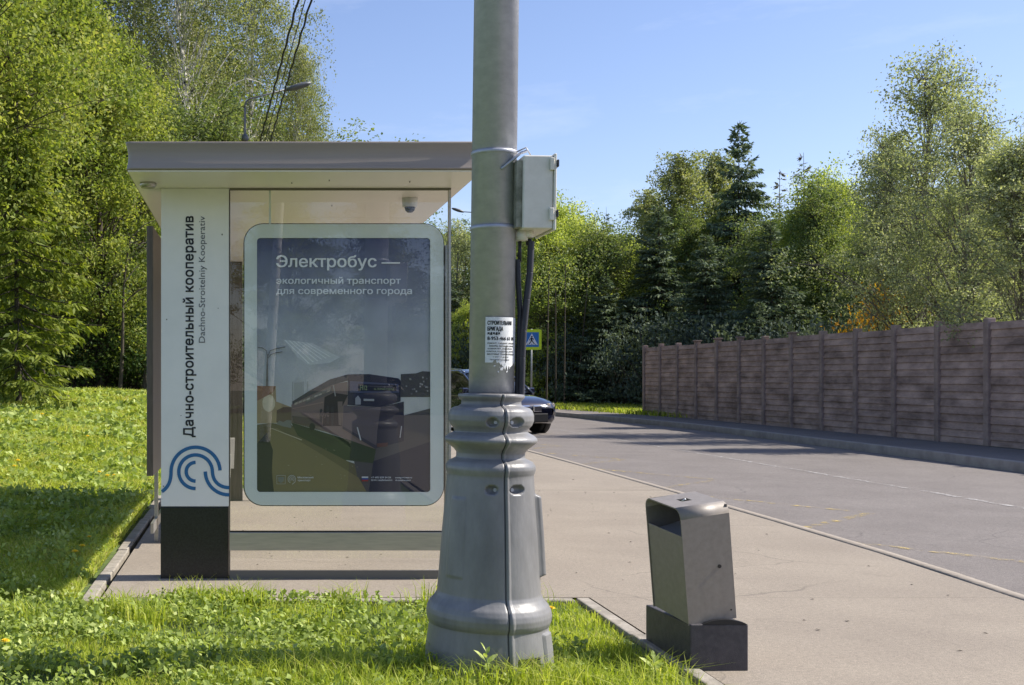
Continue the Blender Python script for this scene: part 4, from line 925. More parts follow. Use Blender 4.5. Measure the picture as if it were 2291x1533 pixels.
    pg(pm('facelow', (.105, .085, .095)), [(845, 676), (1180, 690), (1225, 720), (1150, 900), (1140, 1060), (835, 870)])
    pg(pm('faceright', (.028, .026, .045)), [(1180, 690), (1390, 640), (1390, 1000), (1140, 1060), (1150, 900)])
    pg(pm('driver', (.24, .25, .28)), [(950, 610), (975, 585), (1000, 620), (1000, 668), (950, 668)])
    rq = random.Random(2)
    for k in range(26):                 # rail along the pavement
        x = 385+k*16; y = 850+k*7.2; pg(pm('rail%d' % (k % 3), (.05, .045, .045)), [(x, y-60+k*.4), (x+3, y-60+k*.4), (x+3, y+25), (x, y+25)])
    for k in range(9):                  # bright panes and joints along the side
        x = 400+k*36; y = 655-k*13; c_ = rq.choice([(.34, .30, .24), (.20, .17, .15), (.42, .38, .32), (.12, .10, .09)]); pg(pm('pane%d' % k, c_), [(x, y), (x+30, y-14), (x+30, y+6-k), (x, y+18-k)])
    pg(pm('sidestripe', (.24, .17, .145)), [(380, 700), (660, 640), (660, 652), (380, 708)]); pg(pm('sideshade', (.085, .062, .06)), [(376, 770), (650, 800), (650, 870), (400, 835)])
    for x, y, h in ((700, 690, 150), (742, 700, 160), (640, 720, 110)): pg(pm('figure%d' % x, (.03, .03, .035)), [(x-10, y), (x-4, y-14), (x+6, y-14), (x+12, y), (x+15, y+h*.5), (x+8, y+h), (x-8, y+h), (x-13, y+h*.5)])
    pg(pm('wind', (.06, .07, .13)), [(900, 455), (1340, 480), (1345, 560), (900, 560)]); pg(pm('board', (.012, .016, .035)), [(975, 478), (1320, 492), (1322, 548), (975, 548)])
    pg(pm('dash', (.30, .31, .33)), [(1025, 615), (1120, 618), (1120, 636), (1025, 634)]); pg(pm('wheel1', (.02, .02, .022)), [(560+26*math.cos(a), 868+34*math.sin(a)) for a in np.linspace(0, 6.28, 14, endpoint=False)])
    pg(pm('bumper', (.05, .045, .06)), [(835, 862), (1140, 1040), (1140, 1075), (835, 885)]); pg(pm('kerbline', (.38, .34, .24)), [(180, 880), (195, 880), (470, 985), (462, 992)])
    for k in range(14): x = rq.uniform(230, 1000); y = 1000+rq.uniform(0, 420); pg(pm('fleck%d' % (k % 2), (.30, .28, .18)), [(x, y), (x+rq.uniform(6, 22), y+3), (x+8, y+7)])
    for k in range(18): x = 1380+rq.uniform(0, 230); y = 390+rq.uniform(0, 180); pg(pm('bwin%d' % (k % 3), rq.choice([(.22, .22, .21), (.30, .30, .30), (.13, .13, .15)])), [(x, y), (x+14, y+1), (x+14, y+16), (x, y+15)])
    pg(pm('lampa', (.5, .5, .5)), [(962, 872), (972, 872), (1004, 988), (994, 992)]); pg(pm('lampb', (.45, .45, .47)), [(1364, 862), (1371, 862), (1357, 968), (1350, 968)])
    pg(pm('stripe', (.10, .045, .04)), [(1145, 1020), (1245, 1010), (1240, 1045), (1145, 1052)])
    pg(pm('mirror', (.26, .25, .24)), [(745, 490), (756, 492), (775, 590), (765, 594)])
    pg(pm('post', (.14, .13, .11)), [(151, 210), (159, 210), (162, 500), (140, 500)])
    b.mat(pm('postarm', (.14, .14, .13)))
    for arm in ([(155, 230), (145, 180), (110, 155), (68, 150)], [(158, 230), (180, 180), (240, 160), (318, 146)], [(158, 250), (185, 215), (230, 200), (290, 190)]):
        lay[0] += 1; stroke(b, [cv(p) for p in arm], .006, Y0-.00009*lay[0])
    # emblems along the foot of the poster
    lt = pm('light', (.34, .35, .33)); b.mat(lt); lay[0] += 1; yy = Y0-.00009*lay[0]
    stroke(b, [cv(p) for p in [(240, 1308), (316, 1308), (316, 1385), (240, 1385), (240, 1308)]], .003, yy)
    pg(pm('crest', (.17, .175, .15)), [(252, 1322), (304, 1322), (304, 1360), (278, 1378), (252, 1360)])
    b.mat(lt); lay[0] += 1; yy = Y0-.00009*lay[0]
    ar = lambda r, a0, a1: [(375+r*math.cos(math.radians(a0+(a1-a0)*i/20)), 1342-r*math.sin(math.radians(a0+(a1-a0)*i/20))) for i in range(21)]
    stroke(b, [cv(p) for p in ar(34, 250, -20)+[(404, 1368), (378, 1388)]], .0045, yy); stroke(b, [cv(p) for p in ar(21, 240, -60)], .004, yy); stroke(b, [cv(p) for p in ar(8, 0, 359)], .004, yy)
    pg(pm('w', (.5, .5, .5)), [(1008, 1318), (1066, 1318), (1066, 1331), (1008, 1331)]); pg(pm('bl', (.03, .07, .25)), [(1008, 1332), (1066, 1332), (1066, 1346), (1008, 1346)]); pg(pm('rd', (.26, .03, .03)), [(1008, 1347), (1066, 1347), (1066, 1361), (1008, 1361)])
    return b
pst = sb(poster(), 'poster', None, case, fix=False)
M['ptxt'] = mat('poster_white', (.86, .88, .92), .6); M['ptxt2'] = mat('poster_soft', (.80, .83, .88), .6); M['green_led'] = mat('poster_green', (.28, .36, .20), .6)
def qtext(body, x0, x1, y, cap, bold, m, yo=.0085):
    o = text(body, sx(x0), sx(x1), sz(y), bold, 0, cap/S, m, YP+.0262-.0095-(yo-.0085), name='poster_lettering'); o.data.transform(Matrix.Translation(off_)); return o
zc = lambda x: 560+x/4.034
zr = lambda y: 740+y/4.034
jl = [qtext('Электробус —', 618.5, 895, 597, 25.5, .028, M['ptxt']), qtext('экологичный транспорт', 618.5, 897, 634.5, 14.2, .032, M['ptxt2']), qtext('для современного города', 618.5, 922, 657.5, 14.2, .032, M['ptxt2']),
      qtext('Н12', zc(995), zc(1056), zr(536), 10.5, .01, M['green_led']), qtext('м. Китай-город', zc(1120), zc(1298), zr(534), 4.6, .01, M['green_led']), qtext('электробус', zc(470), zc(712), zr(775), 12, .0, pm('sidetxt', (.20, .15, .14))),
      qtext('Московский', zc(428), zc(570), zr(1334), 3.8, .01, M['ptxt2']), qtext('транспорт', zc(428), zc(545), zr(1360), 3.8, .01, M['ptxt2']),
      qtext('+7 495 539 54 54', zc(1092), zc(1272), zr(1334), 3.8, .01, M['ptxt2']), qtext('3210 с мобильного', zc(1092), zc(1284), zr(1358), 3.8, .01, M['ptxt2']),
      qtext('transport.mos.ru', zc(1310), zc(1462), zr(1334), 3.8, .01, M['ptxt2']), qtext('vk.com/transport', zc(1310), zc(1450), zr(1358), 3.8, .01, M['ptxt2'])]
bmj = bmesh.new(); ms_ = []
for o in jl:
    k = len(bmj.faces); bmj.from_mesh(o.data); bmj.faces.ensure_lookup_table(); mm = o.data.materials[0]
    if mm not in ms_: ms_.append(mm)
    for f in bmj.faces[k:]: f.material_index = ms_.index(mm)
    bpy.data.objects.remove(o)
me = bpy.data.meshes.new('poster_lettering'); bmj.to_mesh(me); bmj.free()
for mm in ms_: me.materials.append(mm)
obj('poster_lettering', me, case)
# dome camera under the ceiling
cc = P(917, 440, 8.28); b = MB(); b.lathe([(ZC-.075, .040), (ZC-.073, .052), (ZC-.02, .056), (ZC-.012, .056)], 28, (cc.x, 8.28)); dm = sb(b, 'dome_camera', M['camwhite'])
b = MB(); b.lathe([(ZC-.115, .004), (ZC-.112, .018), (ZC-.10, .032), (ZC-.076, .040)], 24, (cc.x, 8.28)); sb(b, 'camera_lens', M['smoke'], dm)
# side wall of brown metal on posts, rear pillar, bench
b = MB(); b.box(-.785, -.735, 9.0, 12.75, .593, 2.53, .004); sb(b, 'side_wall', M['brown'])
b = MB()
for y in (9.6, 12.2): b.box(-.775, -.745, y, y+.05, 0, .593)
b.box(-.772, -.748, 9.2, 12.7, .12, .20); sb(b, 'side_wall_frame', M['steel'])
b = MB(); b.box(-.59, -.06, 12.8, 12.95, 0, ZC-.014, .004)
for x in (-.165, -.105): b.box(x-.004, x+.004, 12.792, 12.8, .02, ZC-.02)
sb(b, 'rear_pillar', M['brown'])
b = MB(); b.box(1.36, 1.40, 12.8, 12.84, 0, ZC-.014); sb(b, 'rear_post', M['steel'])
b = MB(); b.box(-.05, 1.355, 12.81, 12.82, .06, 2.6); sb(b, 'rear_glass', M['glass'])
bn = empty('bench', (0, 0, 0), 'pale bench inside the shelter along its side wall', 'bench')
b = MB()
for k in range(5): b.box(-.66+k*.095, -.66+k*.095+.08, 9.5, 12.3, .43, .46, .006)
b.build('seat', M['kerb'], bn)
for y in (9.55, 12.2):
    b = MB(); b.prism([(-.70, 0), (-.62, 0), (-.55, .40), (-.15, .40), (-.14, .72), (-.19, .72), (-.22, .46), (-.70, .46)], 'y', y, y+.05); b.build('leg', M['ceiling'], bn)
# lamp and antenna on the roof behind
b = MB(); q = P(509, 330, 10.4); b.tube([(q.x, 10.4, ZT), (q.x-.05, 10.4, ZT+.14), (q.x-.03, 10.4, ZT+.26)], .006, 6); sb(b, 'roof_cable', M['wire'])

# ---------------------------------------------------------------- lamp post (big, near)
PY = 5.38; K_ = F/PY
lp = empty('lamp_post', ((1091-CX)/K_, PY, 0), 'tall galvanised lamp post with swelling grey cast base in the grass', 'lamp post')
lp.rotation_euler = (0, math.radians(.75), 0)
zz = lambda py: EYE-(py-CY)/K_
prof = [(-.10, .292), (zz(1497), .292), (zz(1440), .284), (zz(1398), .272), (zz(1392), .271), (zz(1388), .277), (zz(1380), .283), (zz(1368), .285), (zz(1357), .281), (zz(1346), .270), (zz(1338), .255), (zz(1330), .243), (zz(1322), .236),
        (zz(1310), .234), (zz(1250), .226), (zz(1185), .217), (zz(1110), .204), (zz(1066), .197), (zz(1060), .197), (zz(1055), .201), (zz(1047), .205), (zz(1040), .203), (zz(1032), .192), (zz(1027), .172), (zz(1023), .157), (zz(1012), .156), (zz(1004), .168), (zz(996), .189), (zz(989), .207), (zz(984), .212), (zz(979), .209),
        (zz(973), .195), (zz(968), .176), (zz(965), .166), (zz(958), .172), (zz(950), .186), (zz(940), .194), (zz(928), .194), (zz(918), .187), (zz(912), .174), (zz(909), .150), (zz(905), .137), (zz(897), .136), (zz(892), .146), (zz(888), .152), (zz(882), .150), (zz(880), .108)]
def pole_base():
    # dense surface of revolution, bolt pockets pressed in, one half standing 4 mm proud of the other at the seam
    zs = []; rs = []
    pa = np.array(prof); 
    for i in range(len(pa)-1):
        n = max(2, int(abs(pa[i+1, 0]-pa[i, 0])/.006)+1); t = np.linspace(0, 1, n, endpoint=False); zs += list(pa[i, 0]+(pa[i+1, 0]-pa[i, 0])*t); rs += list(pa[i, 1]+(pa[i+1, 1]-pa[i, 1])*t)
    zs.append(pa[-1, 0]); rs.append(pa[-1, 1]); zs, rs = np.array(zs), np.array(rs); seg = 288
    th = np.arange(seg)*2*np.pi/seg; Z = np.repeat(zs[:, None], seg, 1); Rr = np.repeat(rs[:, None], seg, 1); TH = np.repeat(th[None, :], len(zs), 0)
    a0 = math.radians(-90-11.3+18.5)                   # seam azimuth
    d = (TH-a0+np.pi) % (2*np.pi)-np.pi
    wob = .012*np.sin((Z-zz(1066))*16)*(Z > zz(1066))
    Rr = Rr+np.where(np.abs(d) < .022, -.010*(1-np.abs(d)/.022), 0)+np.where((d > .022) & (d < .075), .007, 0)
    for sg, az in ((1, math.radians(18)), (-1, math.radians(-17))):
        for zc_ in (zz(942), zz(1088)):
            e = ((d-az)/math.radians(11.5 if sg > 0 else 8))**2+((Z-zc_)/.021)**2; Rr = Rr-np.where(e < 1, .030*np.clip(1-e, 0, 1)**.35, 0)
    # raised rib on the right flank, pocket at the foot
    rib = np.clip(1-np.abs(d-math.radians(66))/math.radians(5), 0, 1)**.3*sm(zz(1285), zz(1278), Z)*(1-sm(zz(1108), zz(1100), Z)); Rr = Rr+rib*.028
    rib2 = np.clip(1-np.abs(d+math.radians(62))/math.radians(13), 0, 1)**.25*sm(zz(1285), zz(1278), Z)*(1-sm(zz(1112), zz(1106), Z)); Rr = Rr+rib2*.006
    pk_ = (d > math.radians(9)) & (d < math.radians(34)) & (Z < zz(1448)) ; Rr = Rr-np.where(pk_, .035, 0)
    fl = (d > math.radians(42)) & (d < math.radians(60)) & (Z < zz(1400)); Rr = Rr+np.where(fl, .012, 0)
    V = np.stack([Rr*np.cos(TH), Rr*np.sin(TH), Z], -1).reshape(-1, 3); k = len(zs); i = np.arange(k-1)[:, None]*seg; j = np.arange(seg)[None, :]
    Fc = np.stack([i+j, i+(j+1) % seg, i+seg+(j+1) % seg, i+seg+j], -1).reshape(-1, 4)
    return fastmesh('cast_base', V, Fc, M['greypaint'], smooth=True), a0
bmesh_, a0 = pole_base(); base = obj('cast_base', bmesh_, lp)
b = MB()
for az, zc_, rr in ((18, zz(942), .170), (-17, zz(942), .170), (18, zz(1088), .178), (-17, zz(1088), .178)):
    a = a0+math.radians(az-(5 if az > 0 else -5)); ca, sa = math.cos(a), math.sin(a)
    b.tube([(ca*(rr-.02), sa*(rr-.02), zc_), (ca*(rr+.006), sa*(rr+.006), zc_)], .009, 6)
b.build('bolt', M['galv'], base)
b = MB(); pts = []
for z, r in prof[1:-1]: pts.append((math.cos(a0)*(r-.0045), math.sin(a0)*(r-.0045), z))
b.tube(pts, .003, 5); b.build('seam_gap', M['gap'], base)
b = MB(); b.lathe([(.9, .1035), (9.0, .097)], 64); shaft = b.build('shaft', M['galv'], lp)
b = MB()
b.lathe([(zz(512)-.009, .1045), (zz(512)-.008, .107), (zz(512)+.008, .107), (zz(512)+.009, .1045)], 48); b.build('strap', M['galv'], lp); b = MB()
b.lathe([(zz(345)-.009, .1045), (zz(345)-.008, .107), (zz(345)+.008, .107), (zz(345)+.009, .1045)], 48)
b.tube([(.09, -.06, zz(345)), (.125, -.09, zz(338)), (.15, -.07, zz(352))], .004, 5); b.build('strap', M['galv'], lp)
b = MB(); b.tube([(.01, -.107, zz(388)), (.10, -.085, zz(350)), (.13, -.08, zz(345))], .007, 5); b.build('strap_tail', M['galv'], lp)
# notice glued round the shaft
rt_ = .1048
def wrap(V, off=0.0):   # x = arc length, z stays, y = height above the surface
    V = np.array(V, float); a = math.radians(-90-11.3)+V[:, 0]/rt_; r = rt_-V[:, 1]+off
    return np.stack([r*np.cos(a), r*np.sin(a), V[:, 2]], 1)
def notice():
    x0, x1 = -.031, .150; nx, nz = 28, 22; zt, zb = zz(712), zz(812); g = {}; V = []; Fc = []; rg = R(4)
    xs_ = np.linspace(x0, x1, nx); jag = .006*rg.normal(size=nx)+.016*np.sin(np.linspace(0, 9, nx))-.02*np.clip((xs_-.02)/.1, 0, 1); jag[:6] = 0
    for i, x in enumerate(xs_):
        for j in range(nz): t = j/(nz-1); V.append((x, -.0006, zt+(zb+jag[i]-zt)*t))
    for i in range(nx-1):
        for j in range(nz-1):
            if (14 <= i <= 14 and 12 <= j <= 18): continue
            Fc.append((i*nz+j, i*nz+j+1, (i+1)*nz+j+1, (i+1)*nz+j))
    return wrap(V)*1, Fc
V, Fc = notice(); ntc = obj('notice', fastmesh('notice', V+0, np.array(Fc), M['paper']), lp)
nd = []
lines = [('СТРОИТЕЛЬНАЯ', -.021, .098, 729, 8.6, .05), ('БРИГАДА', -.021, .049, 742, 8.6, .05), ('8-953-466 61 08', -.021, .118, 762.5, 7.6, .045), ('РЕМОНТ, САЙДИНГ, КРЫШИ,', -.021, .12, 771, 2.9, .03), ('ЗАБОРЫ, ВЕРАНДЫ, БАНИ,', -.014, .115, 777, 2.9, .03), ('КОМНАТКИ, ХОЗБЛОКИ,', -.019, .105, 783, 2.9, .03),
         ('ПЛИТКА, ПОДВАЛЫ, ДОМА,', -.024, .115, 789, 2.9, .03), ('ВИНТОВЫЕ СВАИ, КОЛОДЦЫ', -.022, .12, 795, 2.9, .03), ('и многое другое', .004, .08, 800.5, 2.4, .02), ('ПЕНСИОНЕРАМ СКИДКИ', -.008, .085, 807, 2.4, .01)]
bmj = bmesh.new()
for tx, xa_, xb_, py, cap, bd in lines:
    me = text(tx, xa_, xb_, zz(py), bd, 0, cap/K_*1.0, M['ink'], 0, mesh_only=True)
    bmt = bmesh.new(); bmt.from_mesh(me); bmesh.ops.subdivide_edges(bmt, edges=[e for e in bmt.edges if e.calc_length() > .012], cuts=2); bmt.to_mesh(me); bmt.free()
    n = len(me.vertices); co = np.empty(n*3, dtype=np.float32); me.vertices.foreach_get('co', co); co = wrap(co.reshape(-1, 3), .0012); me.vertices.foreach_set('co', co.astype(np.float32).ravel()); bmj.from_mesh(me)
for i in range(5):
    x = -.021+i*.0118; q = [(x, 0, zz(751.5)), (x+.0095, 0, zz(751.5)), (x+.0095, 0, zz(745.5)), (x+.0047, 0, zz(744.6)), (x, 0, zz(747))] if i % 2 else [(x, 0, zz(751.5)), (x+.004, 0, zz(749)), (x+.0095, 0, zz(751.5)), (x+.0095, 0, zz(745.5)), (x, 0, zz(745.5))]
    bmj.faces.new([bmj.verts.new(v) for v in wrap(q, .0012)])
me = bpy.data.meshes.new('notice_lettering'); bmj.to_mesh(me); bmj.free(); me.materials.append(M['ink']); obj('notice_lettering', me, ntc)
# flakes of an older, torn notice
b = MB(); rg = R(8)
for i in range(9):
    cx_, cz_ = rg.uniform(.0, .09), zz(rg.uniform(812, 832)); rr = rg.uniform(.003, .009); ang = np.sort(rg.uniform(0, 6.28, 6)); q = [(cx_+rr*math.cos(a)*rg.uniform(.5, 1.4), 0, cz_+rr*math.sin(a)*rg.uniform(.6, 1.5)) for a in ang]
    b.poly([tuple(v) for v in wrap(q, .0008+.0002*i)])
b.build('paper_scrap', M['paper'], ntc, fix=False)
# junction box: sides seen from below left, lid turned to the road
lx = lambda px, Y=5.23, z=2.2: (px-CX)/F*Y-lp.location.x-.0131*z
z0, z1 = EYE-(510-CY)/F*5.23, EYE-(346-CY)/F*5.23
b = MB(); b.mat(M['boxplastic']).box(lx(1171), lx(1238), -.15, .17, z0, z1, .006); b.mat(M['boxback']).box(lx(1158), lx(1170.6), -.13, .15, z0+.006, z1-.02, .002)
jb = b.build('junction_box', None, lp)
b = MB(); b.box(lx(1238.3), lx(1244.5), -.158, .178, z0-.008, z1+.008, .004); b.build('lid', M['boxplastic'], jb)
for py in (365, 477):
    b = MB(); zc_ = EYE-(py-CY)/F*5.23; b.box(lx(1229), lx(1238.2), -.166, -.151, zc_-.03, zc_+.026, .003); b.mat(M['boxplastic']); b.mats = [M['boxplastic']]; b.mat(M['conduit']); b.box(lx(1244.6), lx(1249), -.165, -.10, zc_-.015, zc_+.018, .003); b.build('latch', None, jb)
b = MB(); b.tube([(lx(1167, 5.35), -.05, z0+.004), (lx(1167, 5.35), -.05, z0-.045)], .027, 12); b.tube([(lx(1186, 5.3), -.05, z0+.004), (lx(1186, 5.3), -.05, z0-.03)], .026, 12); b.build('cable_gland', M['boxplastic'], jb)
def hose(pts, r, name):
    pts = [Vector(p) for p in pts]; b = MB(); out = []; rr = []
    for i in range(len(pts)-1):
        n = max(2, int((pts[i+1]-pts[i]).length/.0035))
        for k in range(n):
            t = k/n; out.append(pts[i].lerp(pts[i+1], t)); rr.append(r*(1.0 if k % 2 else .86))
    b.tube(out, rr, 12); return b.build(name, M['conduit'], lp)
H_ = lambda px, py, y=-.03: (lx(px, 5.35, EYE-(py-CY)/F*5.35), y, EYE-(py-CY)/F*5.35)
b = MB(); b.tube([H_(1163, 534), H_(1163, 585)], .008, 8); b.tube([H_(1183, 534), H_(1184, 548)], .015, 8); b.build('cable', M['conduit'], lp)
hose([H_(1158, 580), H_(1160, 640), H_(1164, 700), H_(1161, 780), H_(1157, 885)], .0135, 'conduit')
hose([H_(1186, 540, -.05), H_(1183, 610, -.05), H_(1176, 670, -.05), H_(1169, 740, -.05), H_(1166, 800, -.05), H_(1164, 885, -.05)], .0165, 'conduit')
b = MB(); b.tube([H_(1157, 880), H_(1166, 880)], .02, 8); b.lathe([(8.9, .10), (9.3, .06)], 24); b.build('cap', M['galv'], lp)

# ---------------------------------------------------------------- litter bin
kk = 5.38/6.787
bin_ = empty('litter_bin', (2.574*kk, 5.38, EYE-(EYE+.096)*kk), 'brown grey metal litter bin leaning on a dark foot at the pavement edge', 'litter bin')
bin_.rotation_mode = 'QUATERNION'
bin_.rotation_quaternion = (Matrix.Rotation(.104, 3, 'X') @ Matrix.Rotation(-.111, 3, 'Y') @ Matrix.Rotation(-1.411, 3, 'Z')).to_quaternion()
bw, bd_, bh = .415*kk, .303*kk, .694*kk
# hood: a plate bent over two rounded edges
def bent():
    b = MB(); r = .048; out = [(0, 0)]+[(-r+r*math.cos(a), bh-r+r*math.sin(a)) for a in np.linspace(0, math.pi/2, 8)]+[(-bw+r-r*math.sin(a), bh-r+r*math.cos(a)) for a in np.linspace(0, math.pi/2, 8)]+[(-bw, 0)]
    t = .006; inn = [(0-t, 0)]+[(-r+(r-t)*math.cos(a), bh-r+(r-t)*math.sin(a)) for a in np.linspace(0, math.pi/2, 8)]+[(-bw+r-(r-t)*math.sin(a), bh-r+(r-t)*math.cos(a)) for a in np.linspace(0, math.pi/2, 8)]+[(-bw+t, 0)]
    n = len(out); hx0, hx1, hy0, hy1 = -bw*.58, -bw*.42, bd_*.36, bd_*.58
    V = lambda p, y: b.bm.verts.new((p[0], y, p[1]))
    A = [V(p, 0) for p in out]; B = [V(p, bd_) for p in out]; C = [V(p, 0) for p in inn]; D = [V(p, bd_) for p in inn]
    for i in range(n-1):
        top = abs(out[i][1]-bh) < 1e-6 and abs(out[i+1][1]-bh) < 1e-6 and abs(out[i][0]-out[i+1][0]) > .1
        sm_ = not (i in (0, n-2)) and not top
        if not top:
            b._f([A[i], A[i+1], B[i+1], B[i]], sm_); b._f([C[i], D[i], D[i+1], C[i+1]], sm_)
        else:
            hv = [b.bm.verts.new((x, y, bh)) for x, y in ((hx1, hy0), (hx0, hy0), (hx0, hy1), (hx1, hy1))]; hw = [b.bm.verts.new((x, y, bh-t)) for x, y in ((hx1, hy0), (hx0, hy0), (hx0, hy1), (hx1, hy1))]
            for q, h_ in (((A[i], A[i+1], B[i+1], B[i]), hv), ((C[i], C[i+1], D[i+1], D[i]), hw)):
                for k in range(4): b._f([q[k], q[(k+1) % 4], h_[(k+1) % 4], h_[k]])
            for k in range(4): b._f([hv[k], hv[(k+1) % 4], hw[(k+1) % 4], hw[k]])
        b._f([A[i], C[i], C[i+1], A[i+1]]); b._f([B[i], B[i+1], D[i+1], D[i]])
    return b
hood = bent().build('hood', M['binpaint'], bin_)
b = MB(); b.tube([(0, .0, 0), (0, 0, .001)], .0001, 3)
b = MB(); b.tube([(-.004, bd_*.72, bh*.47), (.003, bd_*.72, bh*.47)], .009, 14); b.build('lock', M['black'], bin_)
b = MB(); b.tube([(-.004, bd_*.90, bh*.08), (.002, bd_*.90, bh*.08)], .004, 10); b.build('screw', M['black'], bin_)
b = MB(); b.box(-bw+.008, -.008, .004, .009, .004, bh*.765, .002); b.build('front_panel', M['binpaint'], bin_)
b = MB(); b.box(-bw+.008, -.008, bd_-.008, bd_-.003, .004, bh-.008, 0); b.build('back_panel', M['binpaint'], bin_)
b = MB(); b.poly([(-bw+.01, .011, bh*.70), (-.01, .011, bh*.70), (-.01, bd_-.012, bh*.76), (-bw+.01, bd_-.012, bh*.76)]); b.build('inner_tray', M['bininner'], bin_)
b = MB(); b.tube([(-bw*.56, bd_*.46, bh-.012), (-bw*.50, bd_*.5, bh+.003)], .004, 6); b.build('cigarette_end', M['paper'], bin_)
# the foot stands level on the pavement
b = MB(); q = bin_.matrix_basis.inverted() if False else None
Mi = (Matrix.Translation(bin_.location) @ bin_.rotation_quaternion.to_matrix().to_4x4()).inverted()
fx0, fx1, fy0, fy1 = 2.043, 2.312, 5.37, 5.97
b.mat(M['bindark']); b.box(fx0, fx1, fy0, fy1, -.005, .215, .006)
for v in b.bm.verts:
    v.co.z -= (.02*(v.co.y-fy0)/.46 if v.co.z > .1 else 0)
b.mat(M['black'])
pr = [(fx0+.02, .2151)]+[(fx0+.06+(fx1-fx0-.065)*t, .2151+.022*math.sin(math.pi*t)**.7) for t in np.linspace(0, 1, 12)]
b.prism(pr[1:], 'y', fy0-.004, fy0+.02)
for v in b.bm.verts: v.co = Mi @ v.co
b.build('foot', None, bin_)

# ---------------------------------------------------------------- fence
fx = 14.4; posts = [fx*F/(px-CX) for px in (1444, 1479, 1515, 1555, 1605, 1655, 1710, 1769, 1837, 1914, 2002, 2098, 2217)]
stp = 1.63; ys_f = [posts[0]-stp*i for i in range(16)]
fn = empty('fence', (fx, ys_f[0], 0), 'long brown concrete fence of ribbed panels between posts along the far pavement', 'fence')
rg = random.Random(11)
for i, y in enumerate(ys_f):
    hgt = 2.47+.012*math.sin(i*1.9); b = MB(); b.box(-.09, .07, y-ys_f[0]-.075, y-ys_f[0]+.075, -.1, hgt+.05, .012)
    if i in (3, 4, 5, 7): b.box(-.12, .10, y-ys_f[0]-.11, y-ys_f[0]+.11, hgt+.05, hgt+.085, .006)
    b.build('post', M['fencepost'], fn)
    if i == len(ys_f)-1: continue
    b = MB(); ya, yb = y-ys_f[0]-.076, y-ys_f[0]-stp+.076; rows = 16; ht = (hgt-.03)/rows
    for r_ in range(rows):
        z = r_*ht+rg.uniform(-.004, .004); xo = rg.uniform(-.006, .006)
        # each course leans outward at its foot, like stacked boards of stone
        b.prism([(-.044+xo, z+.005), (-.024+xo, z+ht-.009), (.03, z+ht-.009), (.03, z+.005)], 'y', yb, ya)
    b.box(-.012, .028, yb, ya, 0, hgt-.04)
    o = b.build('panel', M['fence'], fn)

# ---------------------------------------------------------------- crossing sign
Ys = 49.0; p = P(1189.5, 760, Ys); r_ = .425*1.0
sg = empty('crossing_sign', (p.x, Ys, 0), 'blue and yellow pedestrian crossing sign on a grey post by the wood', 'road sign')
b = MB(); b.tube([(0, .05, 0), (0, .05, p.z+.45)], .038, 12); b.build('post', M['lampgrey'], sg)
b = MB(); b.prism([(x, z+p.z) for x, z in rrect(-.415, .415, -.43, .43, .06, 5)], 'y', -.01, .01); bo = b.build('board', M['signyellow'], sg)
b = MB(); b.prism([(x, z+p.z) for x, z in rrect(-.30, .30, -.31, .31, .03, 4)], 'y', -.016, -.0105); b.build('blue_field', M['signblue'], bo)
b = MB(); b.prism([(-.25, p.z-.22), (.25, p.z-.22), (0, p.z+.26)], 'y', -.021, -.0165); b.build('white_triangle', M['signwhite'], bo)
b = MB(); c_ = p.z
b.prism([(.0+.035*math.cos(a), c_+.125+.035*math.sin(a)) for a in np.linspace(0, 6.28, 12, endpoint=False)], 'y', -.026, -.0215)
for q, wd in (([(.0, .08), (-.01, -.04)], .07), ([(-.0, -.03), (-.05, -.10), (-.12, -.19)], .036), ([(.0, -.03), (.05, -.10), (.11, -.19)], .036), ([(.0, .07), (-.07, .03), (-.10, -.03)], .028), ([(.01, .07), (.07, .03), (.08, -.02)], .028)):
    stroke(b, [(x, z+c_) for x, z in q], wd, -.0262)
for x in (-.17, 0, .17): b.prism([(x-.02, c_-.21), (x+.02, c_-.21), (x+.01, c_-.175), (x-.01, c_-.175)], 'y', -.025, -.0215)
b.build('walking_figure', M['ink'], bo, fix=False)

# ---------------------------------------------------------------- street lamps beyond
def arm_lamp(name, px, Y, zb, topy, pts, label, r=.038, head=None, knob=None):
    X = (px-CX)/F*Y; ztop = EYE-(topy-CY)/F*Y
    o = empty(name, (X, Y, zb), label, 'street lamp'); b = MB(); b.tube([(0, 0, -.1), (0, 0, 3), (0, 0, ztop-zb)], [r*1.3, r, r*.75], 12); b.build('pole', M['lampdark'], o)
    b = MB(); q = [Vector((0, 0, ztop-zb))]+[Vector(((x-px)/F*Y, 0, EYE-(y-CY)/F*Y-zb)) for x, y in pts]; b.tube(q, r*.6, 8); b.build('arm', M['lampdark'], o)
    a, c = [Vector(((x-px)/F*Y, 0, EYE-(y-CY)/F*Y-zb)) for x, y in head]; d = c-a; b = MB()
    b.tube([a, a+d*.15, a+d*.4, a+d*.8, c], [.05, .10, .14, .12, .05], 10)
    for v in b.bm.verts: v.co.z = (v.co.z-(a.z+(c.z-a.z)*((v.co.x-a.x)/(c.x-a.x))))*.55+(a.z+(c.z-a.z)*((v.co.x-a.x)/(c.x-a.x)))
    b.build('lamp_head', M['lampdark'], o)
    if knob: b = MB(); z = EYE-(knob-CY)/F*Y-zb; b.lathe([(z-.10, .07), (z-.05, .10), (z+.05, .08), (z+.09, .05)], 14); b.build('collar', M['lampdark'], o)
arm_lamp('street_lamp', 548, 30, float(lawn_z(-.1, 30)), 240, [(548, 236), (551, 228), (557, 222), (640, 200)], 'street lamp whose bent arm rises above the shelter roof', head=((640, 202), (696, 185)), knob=308)
arm_lamp('street_lamp', 1112, 58, .03, 490, [(1112, 484), (1100, 478), (1036, 474)], 'street lamp reaching out left of the near lamp post', head=((1038, 475), (1011, 466)))

